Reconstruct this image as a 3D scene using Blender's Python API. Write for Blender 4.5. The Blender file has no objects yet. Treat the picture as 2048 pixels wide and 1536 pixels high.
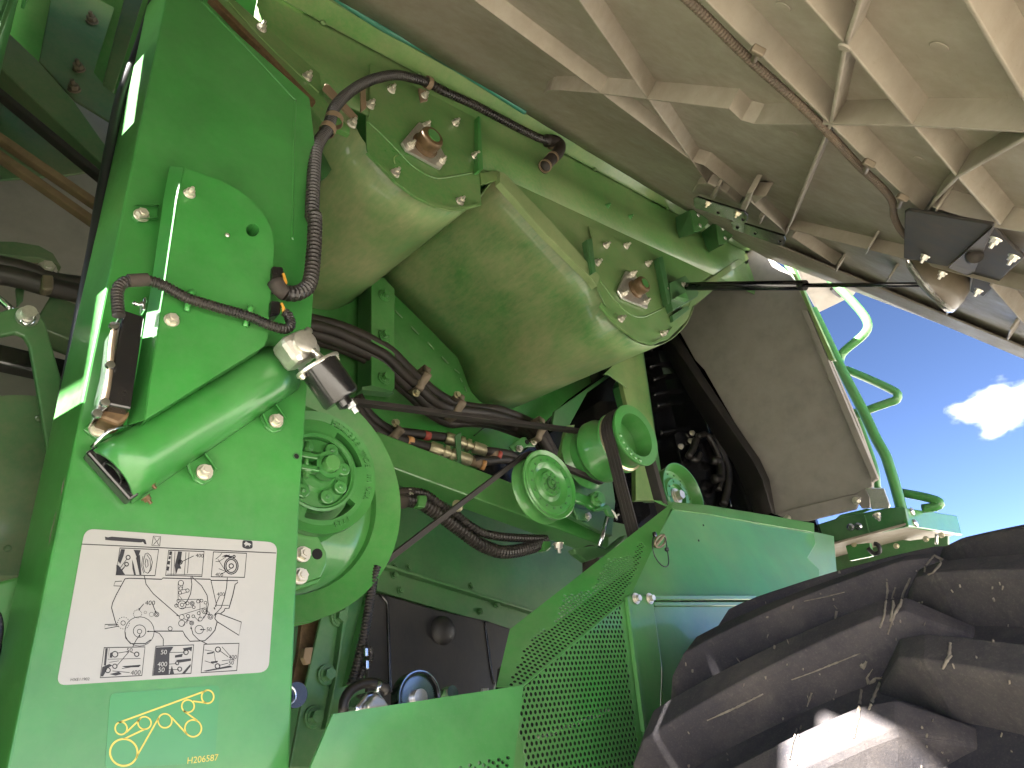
import bpy, bmesh, math, random
from mathutils import Vector, Matrix, geometry
random.seed(7)
S = bpy.context.scene
COL = S.collection

# ------------------------------------------------------------------ camera
# machine frame: X along the machine towards the cab, Y into the machine, Z up
CAM_Z = 1.70
F_PX, CX, CY = 1330.0, 1024.0, 768.0
_up = Vector((703 - CX, -1800 - CY, F_PX)).normalized()
_x = Vector((2626 - CX, 1262 - CY, F_PX)); _x = (_x - _x.dot(_up) * _up).normalized()
_y = _x.cross(_up)
if _y.z < 0: _y = -_y
RM = Matrix((_x, _y, _up))                      # camera (right, down, forward) -> machine axes
cam_d = bpy.data.cameras.new('camera'); cam = bpy.data.objects.new('camera', cam_d); COL.objects.link(cam)
right, down, fwd = RM.col[0], RM.col[1], RM.col[2]
cam.matrix_world = Matrix(((right.x, -down.x, -fwd.x, 0), (right.y, -down.y, -fwd.y, 0), (right.z, -down.z, -fwd.z, CAM_Z), (0, 0, 0, 1)))
cam_d.sensor_width = 36.0; cam_d.lens = F_PX / 2048 * 36.0
cam_d.clip_start = 0.02; cam_d.clip_end = 4000
S.camera = cam

# ------------------------------------------------------------------ sky, sun, exposure
SUN = Vector((-0.80, 0.08, 0.60)).normalized()   # towards the sun
w = bpy.data.worlds.new('World'); S.world = w; w.use_nodes = True
nt = w.node_tree; nt.nodes.clear()
sky = nt.nodes.new('ShaderNodeTexSky'); sky.sky_type = 'NISHITA'; sky.sun_disc = False
sky.sun_elevation = math.asin(SUN.z); sky.sun_rotation = math.atan2(SUN.x, SUN.y)
sky.air_density = 0.13; sky.dust_density = 0.2; sky.ozone_density = 1.9; sky.altitude = 300
bg = nt.nodes.new('ShaderNodeBackground'); bg.inputs['Strength'].default_value = 0.05
wo = nt.nodes.new('ShaderNodeOutputWorld')
nt.links.new(sky.outputs[0], bg.inputs[0]); nt.links.new(bg.outputs[0], wo.inputs[0])
sd = bpy.data.lights.new('sun', 'SUN'); sd.energy = 5.0; sd.angle = math.radians(0.53); sd.color = (1.0, 0.97, 0.92)
so = bpy.data.objects.new('sun', sd); COL.objects.link(so)
so.rotation_euler = SUN.to_track_quat('Z', 'Y').to_euler(); so.location = (0, 0, 30)
vs = S.view_settings; vs.view_transform = 'Standard'; vs.look = 'None'; vs.gamma = 1.0; vs.use_curve_mapping = False
vs.exposure = 4.08
S.cycles.max_bounces = 10; S.cycles.diffuse_bounces = 6; S.cycles.glossy_bounces = 5; S.cycles.caustics_reflective = False
S.cycles.volume_bounces = 6; S.cycles.use_denoising = True; S.cycles.sample_clamp_indirect = 6.0

# ------------------------------------------------------------------ picture to place
ZO = {0: (0, 0), 1: (0, 0), 2: (0, 400), 3: (0, 800), 4: (0, 1056), 5: (560, 0), 6: (560, 400), 7: (560, 740), 8: (560, 1056), 9: (1000, 660),
      10: (1000, 1056), 11: (1408, 1056), 12: (1408, 620), 13: (1408, 240), 14: (1408, 0), 15: (1000, 240), 16: (900, 0)}
def zp(k, s):
    s = [tuple(float(v) for v in t.split(',')) for t in s.split()] if isinstance(s, str) else s
    f = 1.0 if k == 0 else 3.2
    return [(ZO[k][0] + x / f, ZO[k][1] + y / f) for x, y in s]
def ray(p): return (RM @ Vector((p[0] - CX, p[1] - CY, F_PX))).normalized()
O3 = Vector((0, 0, CAM_Z))
def W(p, y): d = ray(p); return O3 + d * (y / d.y)
def WX(p, x): d = ray(p); return O3 + d * (x / d.x)
def WPL(p, P0, n): d = ray(p); return O3 + d * ((P0 - O3).dot(n) / d.dot(n))
def WL(k, s, y): return [W(p, y) for p in zp(k, s)]
def W1(k, x, y_, Y): return W(zp(k, [(x, y_)])[0], Y)

# ------------------------------------------------------------------ materials
def nodes(name):
    m = bpy.data.materials.new(name); m.use_nodes = True; t = m.node_tree
    return m, t, t.nodes['Principled BSDF']
def tex(t, scale, detail=6, rough=0.6, coord='Object', stretch=None):
    tc = t.nodes.new('ShaderNodeTexCoord'); n = t.nodes.new('ShaderNodeTexNoise')
    n.inputs['Scale'].default_value = scale; n.inputs['Detail'].default_value = detail; n.inputs['Roughness'].default_value = rough
    if stretch:
        mp = t.nodes.new('ShaderNodeMapping'); mp.inputs['Scale'].default_value = stretch
        t.links.new(tc.outputs[coord], mp.inputs[0]); t.links.new(mp.outputs[0], n.inputs['Vector'])
    else: t.links.new(tc.outputs[coord], n.inputs['Vector'])
    return n.outputs['Fac']
def ramp(t, fac, a, b, ca=(0, 0, 0, 1), cb=(1, 1, 1, 1)):
    r = t.nodes.new('ShaderNodeValToRGB'); r.color_ramp.elements[0].position = a; r.color_ramp.elements[1].position = b
    r.color_ramp.elements[0].color = ca; r.color_ramp.elements[1].color = cb
    t.links.new(fac, r.inputs[0]); return r.outputs[0]
def mixc(t, fac, a, b, mode='MIX'):
    m = t.nodes.new('ShaderNodeMix'); m.data_type = 'RGBA'; m.blend_type = mode
    for sock, val in ((m.inputs[0], fac), (m.inputs[6], a), (m.inputs[7], b)):
        if hasattr(val, 'is_output') or isinstance(val, bpy.types.NodeSocket): t.links.new(val, sock)
        else: sock.default_value = val if not isinstance(val, tuple) or len(val) == 4 else (*val, 1)
    return m.outputs[2]
def math_n(t, op, a, b):
    m = t.nodes.new('ShaderNodeMath'); m.operation = op; m.use_clamp = True
    for s, v in ((m.inputs[0], a), (m.inputs[1], b)):
        if isinstance(v, bpy.types.NodeSocket): t.links.new(v, s)
        else: s.default_value = v
    return m.outputs[0]
def bump(t, p, h, strength, dist=0.002):
    b = t.nodes.new('ShaderNodeBump'); b.inputs['Strength'].default_value = strength; b.inputs['Distance'].default_value = dist
    t.links.new(h, b.inputs['Height']); t.links.new(b.outputs[0], p.inputs['Normal'])
def paint(name, base, dust=0.25, dustcol=(0.27, 0.23, 0.13), rough=0.3, coat=0.5, patch=2.0, fine=60.0, metal=0.0, bump_s=0.04, orange=220.0, streak=None, wavy=0.0):
    m, t, p = nodes(name)
    big = ramp(t, tex(t, patch, 5, 0.65), 0.35, 0.75)
    sm = ramp(t, tex(t, fine, 4, 0.7, stretch=streak), 0.35, 0.8)
    dots = ramp(t, tex(t, 330.0, 2, 0.5), 0.69, 0.75)
    d = math_n(t, 'MULTIPLY', math_n(t, 'ADD', math_n(t, 'MULTIPLY', big, 0.75), math_n(t, 'MULTIPLY', sm, 0.4)), dust)
    d = math_n(t, 'ADD', d, math_n(t, 'MULTIPLY', dots, min(0.3, dust * 0.6)))
    scr = ramp(t, tex(t, 26.0, 3, 0.6, stretch=(1.0, 1.0, 9.0)), 0.66, 0.74)
    d = math_n(t, 'ADD', d, math_n(t, 'MULTIPLY', scr, dust * 0.25))
    var = ramp(t, tex(t, 9.0, 5), 0.3, 0.75, (0.82, 0.82, 0.82, 1), (1.14, 1.14, 1.14, 1))
    c = mixc(t, 1.0, (*base, 1), var, 'MULTIPLY')
    c = mixc(t, d, c, (*dustcol, 1))
    t.links.new(c, p.inputs['Base Color'])
    r = t.nodes.new('ShaderNodeMapRange'); r.inputs[3].default_value = rough; r.inputs[4].default_value = min(1, rough + 0.75)
    t.links.new(d, r.inputs[0]); t.links.new(r.outputs[0], p.inputs['Roughness'])
    p.inputs['Metallic'].default_value = metal
    cw = t.nodes.new('ShaderNodeMath'); cw.operation = 'MULTIPLY_ADD'; cw.inputs[1].default_value = -coat; cw.inputs[2].default_value = coat; cw.use_clamp = True
    t.links.new(d, cw.inputs[0]); t.links.new(cw.outputs[0], p.inputs['Coat Weight']); p.inputs['Coat Roughness'].default_value = max(0.04, rough * 0.3)
    if bump_s: bump(t, p, tex(t, orange, 2), bump_s, 0.001)
    if wavy:                                     # sheet metal is never quite flat
        b2 = t.nodes.new('ShaderNodeBump'); b2.inputs['Strength'].default_value = wavy; b2.inputs['Distance'].default_value = 0.02
        t.links.new(tex(t, 5.0, 2, 0.4), b2.inputs['Height'])
        f = p.inputs['Normal'].links[0].from_node if p.inputs['Normal'].is_linked else None
        t.links.new(b2.outputs[0], f.inputs['Normal'] if f else p.inputs['Normal'])
    return m
def plain(name, base, rough=0.5, metal=0.0, var=0.25, scale=25.0, bump_s=0.0, coat=0.0):
    m, t, p = nodes(name)
    v = ramp(t, tex(t, scale, 5, 0.65), 0.25, 0.8, (1 - var,) * 3 + (1,), (1 + var,) * 3 + (1,))
    t.links.new(mixc(t, 1.0, (*base, 1), v, 'MULTIPLY'), p.inputs['Base Color'])
    p.inputs['Roughness'].default_value = rough; p.inputs['Metallic'].default_value = metal; p.inputs['Coat Weight'].default_value = coat
    if bump_s: bump(t, p, tex(t, scale * 8, 3), bump_s, 0.001)
    return m
GREEN = (0.03, 0.20, 0.034)
M = {
 'green': paint('green_paint', GREEN, 0.3, (0.25, 0.26, 0.16), rough=0.28, wavy=0.12),
 'green_fresh': paint('green_paint_fresh', (0.028, 0.185, 0.032), 0.2, (0.20, 0.25, 0.17), rough=0.32, coat=0.32, wavy=0.06),
 'green_dusty': paint('green_paint_dusty', (0.05, 0.20, 0.04), 0.75, (0.27, 0.27, 0.14), rough=0.26, patch=1.6),
 'green_trough': paint('green_paint_trough', (0.06, 0.20, 0.05), 0.85, (0.34, 0.32, 0.17), rough=0.30, patch=2.2, streak=(1, 0.25, 1)),
 'green_olive': paint('green_paint_olive', (0.08, 0.22, 0.05), 0.6, (0.33, 0.31, 0.15), rough=0.4, patch=3),
 'green_cast': paint('green_paint_cast', (0.024, 0.165, 0.03), 0.1, rough=0.33, bump_s=0.5, orange=420),
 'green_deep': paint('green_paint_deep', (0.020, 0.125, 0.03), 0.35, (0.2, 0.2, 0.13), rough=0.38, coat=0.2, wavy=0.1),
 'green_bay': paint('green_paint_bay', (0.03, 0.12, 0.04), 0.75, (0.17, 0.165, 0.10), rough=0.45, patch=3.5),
 'cream': paint('cream_moulding', (0.31, 0.275, 0.22), 0.75, (0.19, 0.15, 0.105), rough=0.5, coat=0.06, patch=2.6, fine=26, bump_s=0.08, orange=90),
 'liner': paint('grey_liner', (0.235, 0.22, 0.20), 0.6, (0.30, 0.27, 0.235), rough=0.75, coat=0, patch=6, fine=45, bump_s=0.25, orange=160),
 'zinc': plain('zinc_plate', (0.62, 0.60, 0.55), 0.34, 0.85, 0.18, 60, 0.06),
 'bolt': plain('bolt_zinc', (0.66, 0.62, 0.53), 0.38, 0.75, 0.25, 300),
 'gold': plain('yellow_zinc', (0.52, 0.47, 0.32), 0.4, 0.8, 0.2, 120),
 'steel': plain('bright_steel', (0.66, 0.67, 0.70), 0.2, 1.0, 0.12, 70),
 'rust': plain('brown_cap', (0.12, 0.075, 0.035), 0.5, 0.35, 0.4, 70, 0.2),
 'rubber': paint('hose_rubber', (0.010, 0.008, 0.007), 0.45, (0.06, 0.04, 0.026), rough=0.5, coat=0, patch=9, fine=90, bump_s=0.2),
 'belt': paint('belt_rubber', (0.010, 0.009, 0.009), 0.4, (0.06, 0.045, 0.034), rough=0.6, coat=0, patch=12, fine=120, bump_s=0.25),
 'conduit': paint('conduit_plastic', (0.006, 0.006, 0.0065), 0.28, (0.09, 0.065, 0.045), rough=0.38, coat=0.1, patch=14, fine=150, bump_s=0),
 'conduit_dirty': paint('conduit_dusty', (0.06, 0.045, 0.032), 0.75, (0.16, 0.115, 0.075), rough=0.6, coat=0, patch=14, fine=150, bump_s=0),
 'black': paint('black_paint', (0.004, 0.0045, 0.006), 0.05, (0.16, 0.12, 0.09), rough=0.24, coat=0.4, patch=8, fine=45),
 'black_worn': paint('black_paint_worn', (0.006, 0.006, 0.007), 0.7, (0.09, 0.068, 0.05), rough=0.7, coat=0.0, patch=9, fine=40),
 'black_plastic': paint('black_plastic', (0.006, 0.007, 0.010), 0.32, (0.08, 0.065, 0.05), rough=0.5, coat=0, patch=7, fine=130, bump_s=0.15, streak=(1, 1, 0.25)),
 'seal': plain('seal_rubber', (0.006, 0.006, 0.008), 0.55, 0, 0.4, 30, 0.1),
 'seal_strip': paint('seal_strip', (0.009, 0.008, 0.007), 0.4, (0.05, 0.038, 0.03), rough=0.6, coat=0, patch=6, fine=60),
 'clamp': paint('clamp_steel', (0.16, 0.13, 0.09), 0.5, (0.20, 0.15, 0.10), rough=0.5, coat=0, metal=0.4, patch=15),
 'tan': paint('dusty_tan_clamp', (0.20, 0.14, 0.085), 0.4, (0.27, 0.20, 0.12), rough=0.6, coat=0, patch=15),
 'white_print': plain('white_vinyl', (0.31, 0.31, 0.30), 0.32, 0, 0.04, 6, 0, 0.25),
 'ink': plain('black_ink', (0.012, 0.012, 0.016), 0.45, 0, 0.1),
 'green_vinyl': plain('green_vinyl', (0.035, 0.20, 0.05), 0.3, 0, 0.06, 6, 0, 0.3),
 'yellow_ink': plain('yellow_ink', (0.52, 0.43, 0.07), 0.4, 0, 0.05),
 'red_band': plain('red_band', (0.30, 0.05, 0.035), 0.5), 'orange_band': plain('orange_band', (0.50, 0.25, 0.09), 0.5),
 'wire': plain('orange_wire', (0.62, 0.30, 0.04), 0.45),
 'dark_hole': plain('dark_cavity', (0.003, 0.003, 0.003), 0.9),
}
def glass_mat():
    m, t, p = nodes('lamp_lens'); p.inputs['Base Color'].default_value = (0.9, 0.88, 0.8, 1); p.inputs['Roughness'].default_value = 0.08
    p.inputs['Transmission Weight'].default_value = 0.9; return m
M['lens'] = glass_mat()
def tyre_mat():
    m, t, p = nodes('tyre_rubber')
    n1 = ramp(t, tex(t, 6.0, 6, 0.7), 0.4, 0.75); n2 = ramp(t, tex(t, 260.0, 6, 0.8), 0.52, 0.75); n3 = ramp(t, tex(t, 14.0, 8, 0.75), 0.58, 0.8)
    d = math_n(t, 'ADD', math_n(t, 'MULTIPLY', n1, 0.34), math_n(t, 'MULTIPLY', n2, 0.30)); d = math_n(t, 'ADD', d, math_n(t, 'MULTIPLY', n3, 0.42))
    t.links.new(mixc(t, d, (0.034, 0.031, 0.035, 1), (0.17, 0.142, 0.118, 1)), p.inputs['Base Color'])
    p.inputs['Roughness'].default_value = 0.88; p.inputs['Specular IOR Level'].default_value = 0.25; bump(t, p, tex(t, 220, 6, 0.75), 0.45, 0.002); return m
M['tyre'] = tyre_mat()
def mud_mat():
    m, t, p = nodes('dried_mud'); n = ramp(t, tex(t, 60, 5), 0.3, 0.75, (0.12, 0.10, 0.075, 1), (0.22, 0.19, 0.15, 1))
    t.links.new(n, p.inputs['Base Color']); p.inputs['Roughness'].default_value = 0.95; bump(t, p, tex(t, 200, 4), 0.6, 0.003); return m
M['mud'] = mud_mat()
def ground_mat():
    m, t, p = nodes('dry_stubble_ground')
    a = ramp(t, tex(t, 0.6, 8, 0.7), 0.3, 0.75, (0.46, 0.43, 0.37, 1), (0.64, 0.59, 0.51, 1)); b = ramp(t, tex(t, 22, 6, 0.7), 0.3, 0.75, (0.75, 0.75, 0.75, 1), (1.2, 1.2, 1.2, 1))
    gc_ = mixc(t, 1.0, a, b, 'MULTIPLY')
    # ground tinted darker round the machine to cut bounce light, paler further out
    tc = t.nodes.new('ShaderNodeTexCoord'); mp = t.nodes.new('ShaderNodeMapping'); mp.inputs['Location'].default_value = (-1.2, -0.2, 0); mp.inputs['Scale'].default_value = (0.8, 1.0, 1.0); t.links.new(tc.outputs['Object'], mp.inputs[0])
    ln_ = t.nodes.new('ShaderNodeVectorMath'); ln_.operation = 'LENGTH'; t.links.new(mp.outputs[0], ln_.inputs[0])
    dn = t.nodes.new('ShaderNodeMath'); dn.operation = 'MULTIPLY_ADD'; dn.inputs[1].default_value = 2.5; t.links.new(tex(t, 1.1, 5), dn.inputs[0]); t.links.new(ln_.outputs['Value'], dn.inputs[2])
    mr = t.nodes.new('ShaderNodeMapRange'); mr.inputs[1].default_value = 2.6; mr.inputs[2].default_value = 5.4; t.links.new(dn.outputs[0], mr.inputs[0])
    gc_ = mixc(t, mr.outputs[0], mixc(t, 1.0, gc_, (0.62, 0.60, 0.57, 1), 'MULTIPLY'), gc_)
    t.links.new(gc_, p.inputs['Base Color']); p.inputs['Roughness'].default_value = 0.95; bump(t, p, tex(t, 30, 6), 0.8, 0.05); return m
M['ground'] = ground_mat()
# ------------------------------------------------------------------ building helpers
def empty(name, loc, label=None, cat=None, group=None):
    o = bpy.data.objects.new(name, None); COL.objects.link(o); o.location = loc; o.empty_display_size = 0.1
    tag(o, label, cat, group); return o
def tag(o, label=None, cat=None, group=None, kind=None):
    if label: o['label'] = label
    if cat: o['category'] = cat
    if group: o['group'] = group
    if kind: o['kind'] = kind
    return o
def world_of(o):
    m = o.matrix_basis.copy()
    return (world_of(o.parent) @ o.matrix_parent_inverse @ m) if o.parent else m
def adopt(o, parent):
    if parent is not None:
        o.parent = parent; o.matrix_parent_inverse = world_of(parent).inverted()
    return o
def add(name, me, mat, parent=None, smooth=False, bevel=0.0, angle=30, seg=2, auto=None):
    o = bpy.data.objects.new(name, me); COL.objects.link(o)
    if mat and not me.materials: me.materials.append(M[mat] if isinstance(mat, str) else mat)
    adopt(o, parent)
    if smooth: me.polygons.foreach_set('use_smooth', [True] * len(me.polygons))
    if bevel:
        b = o.modifiers.new('edge', 'BEVEL'); b.width = bevel; b.segments = seg; b.limit_method = 'ANGLE'; b.angle_limit = math.radians(angle); b.harden_normals = False
    return o
def mesh(name, vs, fs):
    me = bpy.data.meshes.new(name); me.from_pydata([tuple(v) for v in vs], [], fs); me.validate(); me.update()
    bm = bmesh.new(); bm.from_mesh(me); bmesh.ops.recalc_face_normals(bm, faces=bm.faces); bm.to_mesh(me); bm.free(); return me
def prism(name, pts, off, mat, parent=None, bevel=0.0015, holes=(), smooth=False):
    """a flat outline (world points) given thickness by the vector off; holes are outlines cut through it"""
    loops = [list(pts)] + [list(h) for h in holes]; flat = [p for l in loops for p in l]; n = len(flat)
    vs = flat + [p + off for p in flat]; fs = []
    if holes:
        for tri in geometry.tessellate_polygon([[Vector(p) for p in l] for l in loops]):
            fs.append(tuple(tri)); fs.append(tuple(i + n for i in reversed(tri)))
    else:
        fs.append(tuple(range(n))); fs.append(tuple(range(2 * n - 1, n - 1, -1)))
    k = 0
    for l in loops:
        m = len(l)
        for i in range(m):
            a, b = k + i, k + (i + 1) % m
            fs.append((a, b, b + n, a + n))
        k += m
    return add(name, mesh(name, vs, fs), mat, parent, smooth, bevel)
def plate(name, k, s, Y, th, mat, parent=None, bevel=0.0015, holes=()):
    return prism(name, WL(k, s, Y), Vector((0, th, 0)), mat, parent, bevel, [WL(*h, Y) for h in holes])
def rect_holes(c, r, n=16): return [(c[0] + r * math.cos(2 * math.pi * i / n), c[1] + r * math.sin(2 * math.pi * i / n)) for i in range(n)]
def frame(d):
    d = d.normalized(); a = Vector((0, 0, 1)) if abs(d.z) < 0.9 else Vector((1, 0, 0))
    u = d.cross(a).normalized(); return u, d.cross(u).normalized()
def smooth_path(pts, step=0.01):
    pts = [Vector(p) for p in pts]; P = [pts[0] * 2 - pts[1]] + pts + [pts[-1] * 2 - pts[-2]]; out = []
    for i in range(1, len(P) - 2):
        p0, p1, p2, p3 = P[i - 1:i + 3]; n = max(2, int((p2 - p1).length / step))
        for j in range(n):
            t = j / n
            out.append(0.5 * (2 * p1 + (p2 - p0) * t + (2 * p0 - 5 * p1 + 4 * p2 - p3) * t * t + (3 * p1 - p0 - 3 * p2 + p3) * t ** 3))
    out.append(pts[-1]); return out
def tube(name, pts, r, mat, parent=None, n=10, smooth=True, step=0.012, corr=0.0, pitch=0.0065, curved=True, cap=True):
    path = smooth_path(pts, step) if curved else [Vector(p) for p in pts]
    if corr:                                     # ribbed conduit: resample at even pitch
        L = [0.0]
        for a, b in zip(path, path[1:]): L.append(L[-1] + (b - a).length)
        m = max(4, int(L[-1] / (pitch / 4))); new = []; k = 0
        for i in range(m + 1):
            d = L[-1] * i / m
            while k < len(L) - 2 and L[k + 1] < d: k += 1
            f = (d - L[k]) / max(1e-9, L[k + 1] - L[k]); new.append(path[k].lerp(path[k + 1], f))
        path = new
    vs, fs = [], []; u = None
    for i, p in enumerate(path):
        d = (path[min(i + 1, len(path) - 1)] - path[max(i - 1, 0)]).normalized()
        if u is None: u, v = frame(d)
        else:
            u = (u - d * u.dot(d)).normalized(); v = d.cross(u)
        rr = r * (1 - (corr if i % 4 in (2, 3) else 0))
        for j in range(n):
            a = 2 * math.pi * j / n; vs.append(p + u * (rr * math.cos(a)) + v * (rr * math.sin(a)))
        if i:
            b = (i - 1) * n
            for j in range(n): fs.append((b + j, b + (j + 1) % n, b + n + (j + 1) % n, b + n + j))
    if cap:
        fs.append(tuple(range(n))); fs.append(tuple(range((len(path) - 1) * n, len(path) * n)))
    return add(name, mesh(name, vs, fs), mat, parent, smooth and not corr)
def lathe(name, prof, c, axis, mat, parent=None, n=48, smooth=True, bevel=0.0, caps=(True, True), closed=False):
    """prof: (radius, height) pairs turned about axis through c"""
    axis = axis.normalized(); u, v = frame(axis); vs, fs = [], []; m = len(prof)
    for i in range(n):
        a = 2 * math.pi * i / n
        e = u * math.cos(a) + v * math.sin(a)
        for r, h in prof: vs.append(c + e * r + axis * h)
    for i in range(n):
        for j in range(m if closed else m - 1):
            fs.append((i * m + j, ((i + 1) % n) * m + j, ((i + 1) % n) * m + (j + 1) % m, i * m + (j + 1) % m))
    if not closed:
        if caps[0] and prof[0][0] > 1e-6: fs.append(tuple(i * m for i in range(n)))
        if caps[1] and prof[-1][0] > 1e-6: fs.append(tuple(i * m + m - 1 for i in range(n)))
    me = mesh(name, vs, fs); bm = bmesh.new(); bm.from_mesh(me); bmesh.ops.remove_doubles(bm, verts=bm.verts, dist=1e-5)
    for e in bm.edges:
        if len(e.link_faces) == 2 and e.calc_face_angle(0) > math.radians(38): e.smooth = False
    bm.to_mesh(me); bm.free()
    return add(name, me, mat, parent, smooth, bevel)
def box(name, c, sx, sy, sz, mat, parent=None, bevel=0.002, axes=None):
    X, Y, Z = axes or (Vector((1, 0, 0)), Vector((0, 1, 0)), Vector((0, 0, 1)))
    vs = [c + X * (sx / 2 * a) + Y * (sy / 2 * b) + Z * (sz / 2 * d) for a in (-1, 1) for b in (-1, 1) for d in (-1, 1)]
    fs = [(0, 1, 3, 2), (4, 6, 7, 5), (0, 4, 5, 1), (2, 3, 7, 6), (0, 2, 6, 4), (1, 5, 7, 3)]
    return add(name, mesh(name, vs, fs), mat, parent, False, bevel)
def bar(name, a, b, wd, th, up, mat, parent=None, bevel=0.002):
    d = (b - a).normalized(); s = d.cross(up).normalized(); t = s.cross(d)
    return box(name, (a + b) / 2, (b - a).length, wd, th, mat, parent, bevel, (d, s, t))
def loft(name, rows, mat, parent=None, smooth=True, thick=0.0, bevel=0.0, sharp=35):
    """rows of equal length joined into a sheet; thick adds a solidify"""
    m = len(rows[0]); vs = [p for r in rows for p in r]
    fs = [(i * m + j, i * m + j + 1, (i + 1) * m + j + 1, (i + 1) * m + j) for i in range(len(rows) - 1) for j in range(m - 1)]
    me = mesh(name, vs, fs); bm = bmesh.new(); bm.from_mesh(me)
    for e in bm.edges:
        if len(e.link_faces) == 2 and e.calc_face_angle(0) > math.radians(sharp): e.smooth = False
    bm.to_mesh(me); bm.free()
    o = add(name, me, mat, parent, smooth)
    if thick:
        s = o.modifiers.new('sheet', 'SOLIDIFY'); s.thickness = thick; s.offset = 0
    if bevel:
        b = o.modifiers.new('edge', 'BEVEL'); b.width = bevel; b.segments = 2; b.limit_method = 'ANGLE'; b.angle_limit = math.radians(50)
    return o
_bolt = {}
def bolt_mesh(kind):
    if kind in _bolt: return _bolt[kind]
    bm = bmesh.new()
    def cyl(r, h0, h1, n, r2=None):
        a = [bm.verts.new((r * math.cos(2 * math.pi * i / n), r * math.sin(2 * math.pi * i / n), h0)) for i in range(n)]
        b = [bm.verts.new(((r2 or r) * math.cos(2 * math.pi * i / n), (r2 or r) * math.sin(2 * math.pi * i / n), h1)) for i in range(n)]
        for i in range(n): bm.faces.new((a[i], a[(i + 1) % n], b[(i + 1) % n], b[i]))
        bm.faces.new(b); bm.faces.new(a[::-1])
    if kind == 'stud': cyl(1.0, 0, .22, 16, .92); cyl(.78, .22, .95, 6, .74); cyl(.36, .95, 1.75, 10, .32)
    elif kind == 'hex': cyl(1.05, 0, .2, 16, 1.0); cyl(.8, .2, .92, 6, .76); cyl(.42, .92, 1.1, 10, .38)
    elif kind == 'wide': cyl(1.2, 0, .2, 18, 1.15); cyl(.92, .2, .36, 18, .9); cyl(.7, .36, 1.15, 6, .67)
    else: cyl(1.0, 0, .25, 12, .93); cyl(.9, .25, .5, 12, .5)      # round rivet head
    bmesh.ops.recalc_face_normals(bm, faces=bm.faces)
    me = bpy.data.meshes.new('bolt_' + kind); bm.to_mesh(me); bm.free(); _bolt[kind] = me; return me
_bm = {}
def bolt(parent, pos, nrm, r=0.0125, mat='bolt', kind='stud', name='bolt', spin=None):
    key = (kind, mat)
    if key not in _bm:
        me = bolt_mesh(kind).copy(); me.materials.append(M[mat]); _bm[key] = me
    o = bpy.data.objects.new(name, _bm[key]); COL.objects.link(o)
    q = nrm.to_track_quat('Z', 'Y').to_matrix().to_4x4()
    s = random.uniform(0, 1.05) if spin is None else spin
    o.matrix_basis = Matrix.Translation(pos) @ q @ Matrix.Rotation(s, 4, 'Z') @ Matrix.Scale(r, 4)
    return adopt(o, parent)
OUT = Vector((0, -1, 0)); UP = Vector((0, 0, 1)); XA = Vector((1, 0, 0)); YA = Vector((0, 1, 0))
def bolts(parent, k, s, Y, r=0.0125, mat='bolt', kind='stud', nrm=OUT):
    for p in zp(k, s): bolt(parent, W(p, Y), nrm, r, mat, kind)
def strokes(name, lines, Y, mat, parent, wpx=1.6, fills=()):
    """flat print on a vertical face: polylines in picture pixels drawn as ribbons, plus filled outlines"""
    vs, fs = [], []
    for ln in lines:
        wd = wpx
        if isinstance(ln, dict): wd = ln['w']; ln = ln['p']
        n = len(ln)
        closed = ln[0] == ln[-1]
        L, R_ = [], []
        for i, p in enumerate(ln):
            a = ln[i - 1] if i else (ln[-2] if closed else ln[0]); b = ln[i + 1] if i < n - 1 else (ln[1] if closed else ln[-1])
            dx, dy = b[0] - a[0], b[1] - a[1]; l = math.hypot(dx, dy) or 1
            nx, ny = -dy / l * wd / 2, dx / l * wd / 2
            L.append(W((p[0] + nx, p[1] + ny), Y)); R_.append(W((p[0] - nx, p[1] - ny), Y))
        b0 = len(vs); vs += L + R_
        for i in range(n - 1): fs.append((b0 + i, b0 + i + 1, b0 + n + i + 1, b0 + n + i))
    for f in fills:
        b0 = len(vs); pts = [W(p, Y) for p in f]; vs += pts
        for tri in geometry.tessellate_polygon([pts]): fs.append(tuple(b0 + i for i in tri))
    me = bpy.data.meshes.new(name); me.from_pydata([tuple(v) for v in vs], [], fs); me.update()
    return add(name, me, mat, parent)
def lettering(name, text, origin, xdir, ydir, size, mat, parent, depth=0.0, align='LEFT'):
    cu = bpy.data.curves.new(name, 'FONT'); cu.body = text; cu.size = size; cu.align_x = align; cu.align_y = 'CENTER'; cu.extrude = depth
    t = bpy.data.objects.new(name, cu); COL.objects.link(t); bpy.context.view_layer.update()
    me = bpy.data.meshes.new_from_object(t.evaluated_get(bpy.context.evaluated_depsgraph_get())); bpy.data.objects.remove(t)
    xd = xdir.normalized(); zd = xd.cross(ydir).normalized(); yd = zd.cross(xd)
    mt = Matrix(((xd.x, yd.x, zd.x, origin.x), (xd.y, yd.y, zd.y, origin.y), (xd.z, yd.z, zd.z, origin.z), (0, 0, 0, 1)))
    me.transform(mt); me.materials.clear()
    return add(name, me, mat, parent)
def arc2(c, r, a0, a1, n=24, ry=None):
    return [(c[0] + r * math.cos(a0 + (a1 - a0) * i / n), c[1] + (ry or r) * math.sin(a0 + (a1 - a0) * i / n)) for i in range(n + 1)]
# ------------------------------------------------------------------ setting
g = 1500.0
ground = add('ground', mesh('ground', [Vector((x, y, 0)) for x, y in ((-g, -g), (g, -g), (g, g), (-g, g))], [(0, 1, 2, 3)]), 'ground'); tag(ground, kind='structure')

# ------------------------------------------------------------------ the combine: fixed sheet metal and frame
combine = empty('combine_harvester', (2.0, 1.9, 0), 'green combine harvester seen from the side with its service bay open', 'combine harvester')
YP, YT, YI = 1.20, 1.40, 2.37
def V3(x, y, z): return Vector((x, y, z + CAM_Z))       # heights given relative to the eye
def rp(p, y): v = W(p, y); return v

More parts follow.
